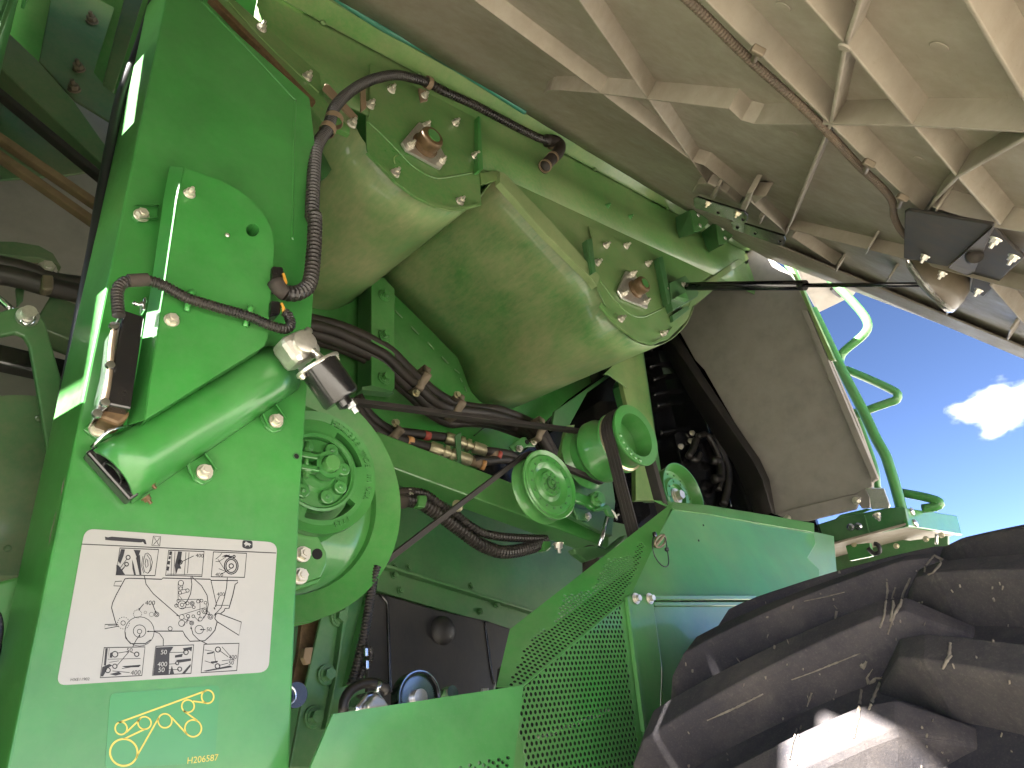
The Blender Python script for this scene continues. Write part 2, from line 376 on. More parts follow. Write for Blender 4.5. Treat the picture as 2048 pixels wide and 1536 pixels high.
# corner post: folded sheet with a return on its rear side
post_pts = [V3(.163, YP, -.72), V3(.163, YP, 1.78), W((400, 0), YP), W((620, 195), YP), W((632, 300), YP), W((627, 600), YP), W((600, 1000), YP), V3(.553, YP, -.72)]
post = prism('corner_post', post_pts, Vector((0, .014, 0)), 'green_fresh', combine, 0.004)
prism('post_return', [V3(.163, YP + .004, -.72), V3(.163, YP + .004, 1.78), V3(.142, YP + .13, 1.78), V3(.142, YP + .13, -.72)], Vector((.008, 0, 0)), 'green', post, 0.002)
tube('door_seal', [W(p, 1.335) for p in [(309, -20)] + zp(1, '985,0 880,330 775,620 705,960 640,1320') + zp(2, '600,300 520,720 440,1150 400,1380') + zp(3, '330,520 265,800 215,1060 205,1105')], .012, 'seal', combine, 8)
# bead folds on the post face
tube('post_bead', WL(1, '1280,0 1600,330 1890,640', YP - .0005), .003, 'green_fresh', post, 6)
tube('post_bead', WL(1, '1890,640 1880,900 1870,1536', YP + .0015), .0035, 'green_fresh', post, 6)
lathe('post_hole_rim', [(.0075, 0), (.0075, .001), (.0055, .001), (.0055, 0)], W1(3, 1897, 360, YP - .001), OUT, 'green_deep', post, 18, closed=True)
lathe('post_hole', [(.0056, 0), (.0056, .0008)], W1(3, 1897, 360, YP - .0003), OUT, 'dark_hole', post, 16)
for p in zp(3, '350,775 405,560 360,450 330,860'):
    d = ray(p); P = O3 + d * (.158 / d.x)
    add('mud_fleck', mesh('f', [P + Vector((0, .01 * math.cos(a) * random.uniform(.4, .8), .022 * math.sin(a) * random.uniform(.5, 1))) - Vector((.001, 0, 0)) for a in [i * math.pi / 5 for i in range(10)]], [tuple(range(10))]), 'mud', post)

# ------------------------------------------------------------------ grain tank: end wall with rolled top and lip, W-shaped floor, inner wall
# rail lines in the picture: lower seam of the lip and its upper edge
lipA, lipB = [(520, -23), (1490, 501)], [(610, -24), (1535, 495)]
def on(l, t): return (l[0][0] + (l[1][0] - l[0][0]) * t, l[0][1] + (l[1][1] - l[0][1]) * t)
NR = 26
rowsw = []
for i in range(NR + 1):
    t = i / NR
    top = W(on(lipA, t), YT - .03)
    x, zt = top.x, top.z
    row = [Vector((x, YT, zt - .32))]
    for j in range(9):
        a = j / 8
        row.append(Vector((x, YT + .05 * math.sin(a * math.pi) * 0 - .03 * a * a, zt - .13 + .13 * a)))
    rowsw.append(row)
tank = loft('tank_end_wall_top', rowsw, 'green_dusty', combine, True, .004)
lip_rows = []
for i in range(NR + 1):
    t = i / NR; a, b = W(on(lipA, t), YT - .034), W(on(lipB, t), YT - .105)
    lip_rows.append([a, a.lerp(b, .08) + Vector((0, -.004, -.002)), b, b + Vector((0, .03, .01)), b + Vector((0, .30, .05))])
lip = loft('tank_lip', lip_rows, 'green_olive', combine, True, .004, sharp=20)
tube('lip_seam', [r[0] + Vector((0, -.004, 0)) for r in lip_rows], .004, 'green_dusty', lip, 6)
for t in (.13, .33, .52, .69, .84): lathe('seam_stop', [(.006, -.008), (.009, 0), (.006, .008)], W(on(lipA, t), YT - .04), XA, 'green_dusty', lip, 10)
tube('tank_outer_edge', [W(p, YT - .115) for p in ((640, -25), (760, 53), (860, 106), (960, 167), (1050, 224))], .012, paint('teal_edge', (.02, .18, .12), .15), combine, 8)
# lower, flat part of the end wall down to the W of the floor
bw = zp(5, '0,200') + [(560, 200), (640, 300)]
wall_top = [Vector((r[0].x, YT, r[0].z)) for r in rowsw]
bottom_px = [(1530, 500), (1385, 612), (1375, 640), (1335, 680), (1300, 690), (1262, 675), (1225, 640), (1200, 590), (1198, 560), (1100, 452), (1003, 345), (962, 345), (958, 392), (905, 410), (840, 380), (780, 335), (733, 290), (733, 225), (640, 140), (560, 60)]
wall_pts = [Vector((p.x, YT, p.z)) for p in wall_top] + [W(p, YT) for p in bottom_px]
prism('tank_end_wall', [Vector((p.x, YT + .001, p.z)) for p in wall_pts], Vector((0, .004, 0)), 'green_dusty', combine, 0)
# forward flange of the wall
prism('wall_flange', [W((1527, 487), YT - .002), W((1392, 572), YT - .002), W((1376, 620), YT - .002), W((1370, 600), YT + .02), W((1386, 560), YT + .02), W((1500, 487), YT + .02)], Vector((0, .004, 0)), 'green_dusty', combine, 0)
plate('front_edge_strip', 15, '1610,830 1635,860 1170,1180 1100,1210 1105,1180', YT - .008, .006, 'green_olive', combine)
# floor: profile along X swept inwards and slightly up
SW = Vector((0, 1, .11))
def sweep_rows(px, y1, n=6, y0=YT):
    base = [W(p, y0) for p in px]
    return [[b + SW * (y1 - y0) * (k / n) for b in base] for k in range(n + 1)]
def smooth_px(px, n=6):
    v = smooth_path([Vector((p[0], p[1], 0)) for p in px], 12); return [(a.x, a.y) for a in v]
tr1 = smooth_px([(640, 140), (700, 235), (733, 290), (800, 352), (860, 392), (915, 412), (955, 402)])
tr1s = [(955, 402), (975, 374), (1000, 347)]
tr2a = [(1000, 347), (1100, 458), (1203, 575)]
tr2 = smooth_px([(1203, 575), (1207, 610), (1225, 645), (1258, 678), (1300, 692), (1340, 680), (1375, 645), (1388, 612)])
tr2b = [(1388, 612), (1450, 560), (1530, 500)]
floor = loft('tank_floor_trough', sweep_rows(tr1, 2.72), 'green_trough', combine, True, .003)
loft('trough_side', sweep_rows(tr1s, 2.6), 'green_trough', floor, True, .003)
fl3 = loft('tank_floor_trough', sweep_rows([(1000, 347), (1022, 372), (1050, 403), (1090, 447), (1130, 492), (1165, 532)] + smooth_px([(1190, 560), (1206, 592), (1228, 642), (1260, 677), (1300, 692), (1340, 680), (1375, 645), (1388, 612)]), YI + .02), 'green_trough', combine, True, .003, sharp=60)
fl2 = fl3
loft('trough_side', sweep_rows(tr2b, YI + .02), 'green_trough', fl3, True, .003)
# flange strips standing out along the slope edge
plate('slope_edge_strip', 5, '1280,1105 1385,1090 1425,1105 1440,1150 1405,1150 1290,1180', YT - .012, .012, 'green_olive', fl2, .002)
prism('slope_edge_strip', [W(p, YT - .03) for p in zp(15, '0,330 30,340 330,650 640,1000 620,1065 590,1020 300,735 0,395')], Vector((0, .03, 0)), paint('pale_dusty_edge', (.15, .25, .09), .6, (.33, .32, .17), rough=.5, coat=.1), fl2, .002)
for p in zp(15, '170,575 215,605 390,800 415,835'): lathe('weld_spot', [(.004, 0), (.003, .002), (0, .003)], W(p, YT - .012), OUT, 'rust', fl2, 8)
# inner wall behind the floor, and weld stitches where they meet
iw = prism('inner_side_wall', [W(p, YI) for p in [(560, 380), (1000, 420), (1290, 640), (1250, 700), (1210, 745), (1135, 800), (1085, 850), (1065, 880), (1050, 930), (950, 960), (930, 945), (560, 760)]], Vector((0, .02, 0)), 'green', combine, 0)
for a, b in zip(zp(6, '735,705 840,810 945,908 1035,1000 1118,1082 1155,1140 1180,1190'), zp(6, '785,755 890,860 985,955 1078,1048 1150,1110 1165,1165 1192,1225')):
    tube('weld_stitch', [W(a, YI - .012), W(b, YI - .012)], .0035, paint('weld', (.12, .26, .10), .1, rough=.25) if 'weld' not in bpy.data.materials else bpy.data.materials['weld'], iw, 6)
# sheet joint across the inner wall
tube('panel_joint', WL(6, '1490,1350 1330,1440 1240,1510', YI - .001), .003, 'dark_hole', iw, 5)
# lower stiffening web right of the trough
web = plate('support_web', 0, '1265,688 1330,672 1345,690 1305,700 1310,1010 1250,1010 1232,700', 2.30, .02, 'green_olive', combine, .003) if False else None
col = prism('support_column', [W(p, 2.05) for p in zp(9, '770,330 905,40 1060,1090 960,1090 760,360')], Vector((0, .05, 0)), 'green_deep', combine, .004)
prism('column_face', [W(p, 2.02) for p in zp(9, '770,150 870,60 915,160 1000,720 1000,1090 870,1090 865,700 780,330')], Vector((0, .03, 0)), 'green_olive', col, .004)
prism('gusset', [W(p, 2.00) for p in zp(9, '660,290 830,120 900,80 820,375 690,285')], Vector((0, .006, 0)), 'green_olive', col, .002)
prism('lower_brace', [W(p, 2.2) for p in zp(9, '350,520 680,290 830,120 870,180 560,400 440,620 330,640')], Vector((0, .02, 0)), 'green_deep', combine, .003)

# channel upright with three heavy bolts
ch = plate('channel_upright', 6, '600,500 665,495 735,570 735,1200 715,1225 585,1200 585,540', 2.20, .012, 'green', combine, .003)
prism('channel_side', [W(p, 2.205) for p in zp(6, '600,500 585,540 585,1200 600,1200')] , Vector((0, .12, 0)), 'green_deep', ch, 0)
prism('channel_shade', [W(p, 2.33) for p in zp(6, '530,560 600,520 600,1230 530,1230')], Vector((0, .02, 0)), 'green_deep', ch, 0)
bolts(ch, 6, '668,612 668,868 668,1140', 2.195, .026, 'green', 'wide')
plate('channel_foot', 6, '590,1185 730,1225 730,1235 525,1215 525,1195', 2.19, .05, 'green_deep', ch)

# bearing plates at the auger ends
def bearing(cx, cy, k, plate_s, holes, flange_s, Y, label_mat='green_dusty'):
    b = plate('bearing_plate', k, plate_s, Y, .006, label_mat, combine, .002)
    return b
bp1 = plate('bearing_plate', 5, '575,405 690,440 1275,740 1275,1090 1290,1300 1200,1330 1120,1345 1000,1320 880,1260 740,1140 640,1040 555,960 552,780 575,730', YT - .012, .006, 'green_dusty', combine, .002)
prism('plate_flange', WL(5, '1270,740 1283,745 1303,1080 1285,1095 1268,1090', YT - .04), Vector((0, .028, 0)), 'green', bp1, .002)
prism('plate_lip', [W(p, YT - .022) for p in zp(5, '575,965 655,1040 760,1155 880,1245 1000,1300 1100,1325 1200,1315 1290,1295 1290,1310 1200,1335 1110,1350 1000,1325 870,1262 740,1165 640,1060 555,975')], Vector((0, .01, 0)), 'green_dusty', bp1, .001)
tube('pressed_bead', WL(5, '555,770 640,850 740,950 830,1045 920,1110 1010,1140 1120,1125 1270,1100', YT - .012), .004, 'green_dusty', bp1, 6)
tube('pressed_bead', WL(5, '735,1050 730,1010 760,990', YT - .012), .0025, 'green_olive', bp1, 6)
def bearing_unit(parent, k, fl, cap_c, capr, Y, bl):
    f = prism('bearing_flange', WL(k, fl, Y), Vector((0, .012, 0)), 'zinc', parent, .003)
    c = W1(k, *cap_c, Y)
    lathe('bearing_cap', [(capr * 1.18, 0), (capr * 1.18, .008), (capr * 1.02, .014), (capr, .022), (capr * 1.04, .026), (capr * 1.04, .05), (capr * .9, .058), (capr * .66, .06), (capr * .62, .057), (0, .057)], c, OUT, 'rust', parent, 32)
    lathe('shaft_end', [(capr * .6, .056), (capr * .58, .061), (0, .061)], c, OUT, 'green', parent, 24)
    for p in bl: bolt(f, W1(k, *p, Y), OUT, .0155, 'bolt', 'stud')
bearing_unit(bp1, 5, '890,780 960,800 1070,1020 1030,1080 810,960 780,910', (925, 935), .043, YT - .026, [(935, 805), (838, 928), (1035, 1030)])
bolts(bp1, 5, '710,575 575,675 920,625 1120,790 1245,1000 735,1110 1150,1290', YT - .014, .0175)
bp2 = plate('bearing_plate', 15, '572,678 820,790 1015,875 1050,900 1100,1170 1110,1290 1105,1340 1050,1400 980,1435 880,1405 760,1300 690,1220 625,1080 610,985 590,760', YT - .014, .006, 'green_dusty', combine, .002)
prism('plate_flange', WL(15, '555,765 590,755 615,970 590,985', YT - .045), Vector((0, .03, 0)), 'green_deep', bp2, .002)
prism('plate_flange', WL(15, '1012,880 1042,868 1100,1165 1075,1180', YT - .045), Vector((0, .03, 0)), 'green_deep', bp2, .002)
prism('plate_lip', WL(15, '650,1165 690,1215 760,1290 830,1350 900,1390 980,1420 1050,1385 1108,1320 1110,1340 1055,1405 980,1440 880,1412 750,1315 640,1190', YT - .024), Vector((0, .01, 0)), 'green_dusty', bp2, .001)
tube('pressed_bead', WL(15, '640,1030 740,1160 820,1235 900,1262 980,1235 1090,1180', YT - .014), .004, 'green_dusty', bp2, 6)
tube('pressed_bead', WL(15, '735,1290 730,1245 745,1235', YT - .014), .0025, 'green_olive', bp2, 6)
bearing_unit(bp2, 15, '805,965 865,980 955,1150 945,1205 785,1140 755,1090', (865, 1085), .038, YT - .028, [(848, 985), (795, 1108), (935, 1160)])
bolts(bp2, 15, '675,805 805,808 620,915 942,922 1045,1097 770,1275 1040,1370', YT - .016, .0175)
bolts(combine.children[0], 15, '685,552 830,622', YT - .003, .014, 'green', 'stud')
# strip flange between post and tank with bolts
sf = plate('joint_flange', 1, '1350,-20 1480,-20 2048,470 2080,640 2240,820 2240,860 2060,780 1990,680 2020,640', YT - .02, .02, 'green_dusty', combine, .002)
tube('flange_edge', WL(1, '1440,-20 1700,270 2040,590', YT - .022), .003, 'green_olive', sf, 6)
bolts(sf, 1, '1672,180 1965,495', YT - .022, .017); bolts(sf, 5, '458,795', YT - .03, .017)
plate('rusty_edge', 1, '1340,-20 1375,-20 2020,640 2020,660 1985,640', YP + .06, .02, 'rust', sf)
plate('mount_strap', 5, '290,535 315,540 500,745 495,770 470,765 275,565', YT - .04, .008, 'tan', sf)
plate('mount_strap', 5, '515,500 545,485 555,690 520,715', YT - .03, .008, 'tan', sf)
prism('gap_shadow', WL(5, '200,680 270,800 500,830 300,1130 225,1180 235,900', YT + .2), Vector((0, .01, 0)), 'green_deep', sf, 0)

# hinge brackets and strut bracket on the wall
hb1 = plate('hinge_bracket', 15, '1215,575 1290,570 1325,600 1335,660 1280,710 1245,715', YT - .15, .006, 'green', combine, .004)
prism('bracket_web', [W(p, Y) for p, Y in zip(zp(15, '1215,575 1112,630 1145,755 1280,712'), (YT - .148, YT - .005, YT - .005, YT - .148))], Vector((.004, .002, 0)), 'green_deep', hb1, 0)
bolts(hb1, 15, '1268,608 1280,675', YT - .15, .013, 'zinc', 'rivet')
hb2 = plate('hinge_bracket', 15, '1380,650 1440,640 1480,680 1490,745 1440,790 1400,800', YT - .15, .006, 'green', combine, .004)
prism('bracket_web', [W(p, Y) for p, Y in zip(zp(15, '1380,650 1280,725 1335,845 1440,790'), (YT - .148, YT - .005, YT - .005, YT - .148))], Vector((.004, .002, 0)), 'green_deep', hb2, 0)
bolts(hb2, 15, '1425,695 1440,755', YT - .15, .013, 'zinc', 'rivet')
sb = plate('strut_bracket', 15, '1085,1040 1185,995 1225,1040 1275,1105 1265,1130 1110,1220 1095,1170', YT - .05, .045, 'green_deep', combine, .003)
plate('bracket_wing', 15, '1135,1130 1190,1100 1210,1150', YT - .075, .03, 'green', sb, .002)
plate('bracket_cup', 15, '1100,1250 1200,1185 1215,1210 1110,1290', YT - .03, .03, 'green_deep', sb, .002)
bolt(sb, W1(15, 1172, 1055, YT - .055), OUT, .012, 'bolt', 'wide')
lathe('hinge_pin', [(.012, -.02), (.03, -.02), (.03, .02), (.012, .02)], W1(15, 1660, 840, 1.34), Vector((.5, -1, 0)), 'seal', combine, 14)

# ------------------------------------------------------------------ bay behind the pulleys
beam_top = zp(7, '640,490 1230,705 1310,750 1560,850 1700,935 2048,1040')
bA, bB = W1(7, 560, 520, 1.95), W1(7, 2060, 1075, 1.70)
beam = bar('slanted_beam', bA, bB, .12, .115, UP, 'green', combine, .006)
bar('beam_ledge', W1(7, 600, 470, 2.0), W1(7, 1235, 708, 1.93), .03, .008, UP, 'green', beam, .002)
lw = prism('lower_side_wall', [W(p, 2.15) for p in [(580, 900), (1300, 1060), (1300, 1330), (580, 1330)]], Vector((0, .02, 0)), 'green_deep', combine, 0)
bar('wall_angle', W1(8, 560, 220, 2.08), W1(8, 1620, 545, 2.08), .05, .012, UP, 'green_deep', lw, .003)
prism('wall_angle_leg', [W(p, 2.09) for p in zp(8, '560,225 1650,555 1620,640 1450,640 620,400 590,390')], Vector((0, .01, 0)), 'green_deep', lw, .002)
bolts(lw, 8, '735,245 825,250 730,300 1220,370 1385,490 770,400 1285,535', 2.085, .014, 'green_deep', 'hex')
bp = prism('black_side_panel', [W(p, 1.98) for p in zp(8, '560,400 700,430 1000,520 1320,590 1500,650 1340,1130 560,1130')], Vector((0, .02, 0)), 'black_plastic', combine, .006)
tube('panel_groove', [W(p, 1.979) for p in zp(8, '640,425 680,470 690,560 705,1060')], .006, 'black', bp, 8)
lathe('panel_boss', [(.05, 0), (.046, .012), (.03, .024), (0, .028)], W1(8, 1042, 655, 1.98), OUT, 'black_plastic', bp, 28)
tube('panel_groove', [W(p, 1.979) for p in zp(8, '1310,600 1350,900 1370,1000')], .004, 'black', bp, 6)
# bent floor channel running down towards the axle
lcb = prism('lower_channel', [W(p, 1.56) for p in zp(8, '270,545 470,410 560,340 620,300 590,430 480,830 370,1200 330,1536 60,1536 150,1060')], Vector((0, .012, 0)), 'green_deep', combine, .003)
prism('channel_rib', [W(p, 1.535) for p in zp(8, '425,440 455,425 330,1180 290,1290 350,1000')], Vector((0, .025, 0)), 'green_deep', lcb, .002)
prism('channel_rib', [W(p, 1.535) for p in zp(8, '600,300 632,290 520,760 450,1010 430,1010 500,700')], Vector((0, .03, 0)), 'green', lcb, .002)
bolts(lcb, 8, '378,570 298,938 215,1210', 1.555, .02, 'green_deep', 'wide')
prism('rusty_rail', [W(p, 1.62) for p in zp(8, '140,590 270,550 150,1060 60,1060 120,800')], Vector((0, .02, 0)), 'rust', lcb, .002)
prism('latch_catch', [W(p, 1.55) for p in zp(8, '160,765 215,760 195,870 170,870 150,830')], Vector((0, .02, 0)), 'tan', lcb, .002)
lathe('spring_roller', [(.024, -.02), (.024, .02)], W1(8, 75, 1075, 1.4), OUT, 'black', combine, 20)
tube('spring_loop', [W1(8, 50 + 50 * math.cos(a), 1070 + 60 * math.sin(a), 1.37) for a in [i * .5 - 1.8 for i in range(9)]], .003, 'steel', combine, 6)
# bracket plate at the big pulley
sbp = plate('stay_plate', 7, '100,1040 230,1040 300,1170 300,1240 260,1330 95,1380', 1.36, .008, 'green', combine, .003)
prism('stay_flange', [W(p, 1.36) for p in zp(7, '95,1380 262,1330 240,1365 90,1410')], Vector((0, .05, 0)), 'green', sbp, .002)
bolts(sbp, 7, '145,1180 128,1320', 1.355, .017, 'bolt', 'hex')
lathe('plate_hole', [(.012, 0), (.012, .0015)], W1(7, 238, 1178, 1.3595), OUT, 'dark_hole', sbp, 18)
# dark end of the bay under the cab: pressed firewall with louvres, fittings
fw = prism('firewall', [Vector((3.62, 2.2, .3)), Vector((3.62, 2.2, 4.2)), Vector((2.4, 2.55, 4.2)), Vector((2.4, 2.55, .3))], Vector((.01, .03, 0)), 'black', combine, 0)
for k, (x0, y0, x1, y1) in enumerate([(950, 140, 1035, 120), (965, 330, 1105, 302), (990, 495, 1145, 470), (1010, 672, 1200, 640), (940, 245, 1090, 232), (965, 425, 1150, 400)]):
    n0 = Vector((-.287, -.958, 0))
    P0 = Vector((2.4, 2.55, 2)); a, b = [WPL(p, P0, n0) + n0 * .02 for p in zp(9, [(x0, y0), (x1, y1)])]
    tube('louvre', [a, a.lerp(b, .5) + n0 * .012, b], .02, 'black', fw, 8)
ck = empty('wire_loom_junction', (2.9, 2.1, 2.3)) if False else None
n0 = Vector((-.287, -.958, 0)); P0 = Vector((2.4, 2.45, 2))
def fwp(x, y, off=0.0): return WPL(zp(9, [(x, y)])[0], P0, n0) + n0 * off
jb = prism('junction_plate', [fwp(*p, .05) for p in [(1085, 690), (1105, 670), (1230, 670), (1310, 700), (1370, 800), (1400, 1000), (1400, 1150), (1290, 1150), (1130, 860), (1100, 760)]], -n0 * .03, 'black', combine, .004)
for path, r in ([[(1310, 710), (1345, 800), (1390, 930), (1385, 1040), (1360, 1150)], .026], [[(1200, 720), (1270, 720), (1340, 860), (1350, 960), (1330, 1060)], .02], [[(1190, 740), (1170, 800), (1140, 850)], .022], [[(1215, 830), (1190, 870), (1160, 860)], .02], [[(1290, 870), (1340, 890), (1345, 980), (1300, 990)], .03]):
    tube('loom_hose', [fwp(x, y, .1) for x, y in path], r, 'conduit', jb, 10)
for x, y in ((1190, 685), (1118, 770), (1180, 735)): bolt(jb, fwp(x, y, .06), n0, .018, 'bolt', 'hex')
tube('stay_wire', [fwp(1240, 470, .06), fwp(1440, 1150, .06)], .004, 'steel', combine, 6)

# rear wall of the cab recess (grey liner) standing across the machine, with its seal
XC = 3.62
def cx(p): return WX(p, XC)
lp = zp(13, '250,790 330,745 400,830 445,900 520,955 585,1040 700,1260 810,1536') + zp(12, '990,740 1110,1080 1075,1100 1075,1130 960,1180 450,1310 395,1120 320,960 240,800 0,380') + [(1390, 720), (1352, 650), (1380, 610), (1500, 500)]
liner = prism('cab_rear_liner', [cx(p) for p in lp], Vector((.03, 0, 0)), 'liner', combine, .004)
prism('liner_edge', [WX(p, XC - .03) for p in zp(13, '520,905 540,900 620,1050 700,1240 835,1536 800,1536 690,1270 590,1040')], Vector((.03, 0, 0)), 'green_olive', liner, .003)
prism('liner_edge', [WX(p, XC - .03) for p in zp(12, '625,0 660,0 1110,1075 1070,1080 880,640')], Vector((.03, 0, 0)), 'liner', liner, .003)
seal = loft('liner_seal', [[WX(p, XC - .05) for p in zp(9, '1040,110 1130,270 1230,450 1380,680 1500,860 1560,1000 1640,1200')],
                           [WX(p, XC - .10) for p in zp(9, '1090,60 1190,210 1330,420 1490,650 1620,840 1680,960 1740,1170')],
                           [WX(p, XC - .06) for p in zp(9, '1130,20 1230,180 1370,400 1530,640 1660,830 1720,960 1760,1180')]], 'seal_strip', combine, True, .01)
prism('liner_foot', [WX(p, XC - .02) for p in zp(12, '450,1305 960,1180 1000,1200 970,1275 660,1350 560,1350')], Vector((.02, 0, 0)), 'liner', liner, .003)
for p in zp(12, '535,1335 975,1220'): bolt(liner, WX(p, XC - .03), Vector((-1, 0, 0)), .02, 'bolt', 'hex')
prism('cab_floor_wall', [Vector((XC + .1, 1.55, .9)), Vector((XC + .1, 3.4, .9)), Vector((XC + .1, 3.4, 4.6)), Vector((XC + .1, 1.55, 4.6))], Vector((.03, 0, 0)), 'black', combine, 0)
# body behind and above: threshing body, grain tank hopper, cab
box('threshing_body', V3(.6, 3.55, -.35), 6.0, 2.2, 2.3, 'green_deep', combine, .02)
prism('hopper_back', [V3(-2.2, 2.6, .5), V3(3.7, 2.6, .5), V3(3.7, 2.6, 2.4), V3(-2.2, 2.6, 2.4)], Vector((0, .03, 0)), 'green_deep', combine, 0)
prism('hopper_top', [V3(-2.2, 1.45, 2.38), V3(3.58, 1.45, 2.52), V3(3.58, 4.5, 2.6), V3(-2.2, 4.5, 2.5)], Vector((0, 0, .04)), 'green', combine, 0)

# unseen strips added behind the corner post; their gaps shape the sun streaks
prism('sun_blocker_strip', [V3(-.115, .91, -1), V3(-.115, 1.085, -1), V3(-.115, 1.085, 2.25), V3(-.115, .91, 2.25)], Vector((.008, 0, 0)), 'green_deep', combine, .002)
prism('sun_blocker_strip', [V3(-.113, 1.087, .88), V3(-.113, 1.168, .88), V3(-.113, 1.168, 2.25), V3(-.113, 1.087, 2.25)], Vector((.008, 0, 0)), 'green_deep', combine, .002)
for z0, z1 in ((-1.0, .76), (1.0, 1.46), (1.72, 2.25)):
    prism('sun_blocker_strip', [V3(-.10, 1.17, z0), V3(-.10, 1.47, z0), V3(-.10, 1.47, z1), V3(-.10, 1.17, z1)], Vector((.008, 0, 0)), 'green_deep', combine, .002)
prism('bay_sun_blocker', [V3(-.16, 1.45, -1.0), V3(-.16, 2.6, -1.0), V3(-.16, 2.6, 2.4), V3(-.16, 1.45, 2.4)], Vector((.01, 0, 0)), 'green_deep', combine, 0)  # unseen sheet added to keep the sun out of the rear bay
# unseen sheet added beside the camera to keep sun off the inner tyre
prism('rear_sun_blocker', [V3(-2.4, .91, -.9), V3(-.12, .91, -.9), V3(-.12, .91, 1.9), V3(-2.4, .91, 1.9)], Vector((0, .012, 0)), 'green', combine, .004)
# ------------------------------------------------------------------ fender, perforated guard, corner plate (parts of the combine)
YF = 1.37
fen_face = [(1340, 1012), (1628, 1062), (1680, 1100), (1680, 1330), (1250, 1330), (1262, 1190)]
FT, FB = W((1345, 1018), 1.305), W((1252, 1190), 1.205)
_fn = (W((1640, 1070), 1.305) - FT).cross(FB - FT).normalized()
fender = prism('fender_panel', [WPL(p, FT, _fn) for p in [(1345, 1018), (1500, 1043), (1628, 1066), (1632, 1088), (1616, 1116), (1640, 1140), (1640, 1198), (1250, 1198), (1254, 1180)]], Vector((0, .01, 0)), 'green', combine, .003)
loft('fender_flange', [[W(p, 1.302) for p in zp(9, '1115,1150 1330,1180 1700,1245 2010,1295')], [W(p, 1.33) for p in zp(9, '985,1092 1330,1125 1700,1185 2010,1240')], [W(p, 1.39) for p in zp(9, '985,1100 1330,1130 1700,1190 2010,1244')]], 'green', fender, False, .004)
_t = None and prism('fender_tip', [W(p, YF - .004) for p in zp(10, '1960,0 2048,30 2048,210 2010,270 1925,155 1990,120')], Vector((0, .006, 0)), 'green', fender, .001)
for p in zp(9, '1300,1250 1270,1348'): lathe('small_hole', [(.004, 0), (.004, .001)], WPL(p, FT, _fn) + OUT * .0008, OUT, 'dark_hole', fender, 10)
prism('fender_end', [W(p, 1.37) for p in ((1600, 1062), (1632, 1064), (1668, 1072), (1675, 1160), (1600, 1160))], Vector((0, .01, 0)), 'green_deep', fender, .002)
# lower door of the fender with folded strips
yd = 1.19
ld = prism('fender_door', [W(p, yd) for p in zp(10, '985,490 1660,490 1660,1200 1200,1536 1090,1536 1000,700')], Vector((0, .01, 0)), 'green', combine, .002)
prism('door_cap', [W(p, yd - .012) for p in zp(10, '975,428 1640,428 1640,460 980,462')], Vector((0, .012, 0)), 'green', ld, .003)
prism('door_cap', [W(p, yd - .006) for p in zp(10, '985,470 1640,470 1640,500 990,502')], Vector((0, .006, 0)), 'green', ld, .003)
st = prism('door_strip', [W(p, yd - .012) for p in zp(10, '822,430 970,430 985,490 1040,890 1030,1180 1000,1536 950,1536 830,480')], Vector((0, .012, 0)), 'green', ld, .003)
prism('strip_edge', [W(p, yd - .02) for p in zp(10, '815,440 830,440 940,1300 925,1300')], Vector((0, .012, 0)), 'green', ld, .001)
bolts(ld, 10, '870,452 958,452', yd - .014, .013, 'bolt', 'wide')

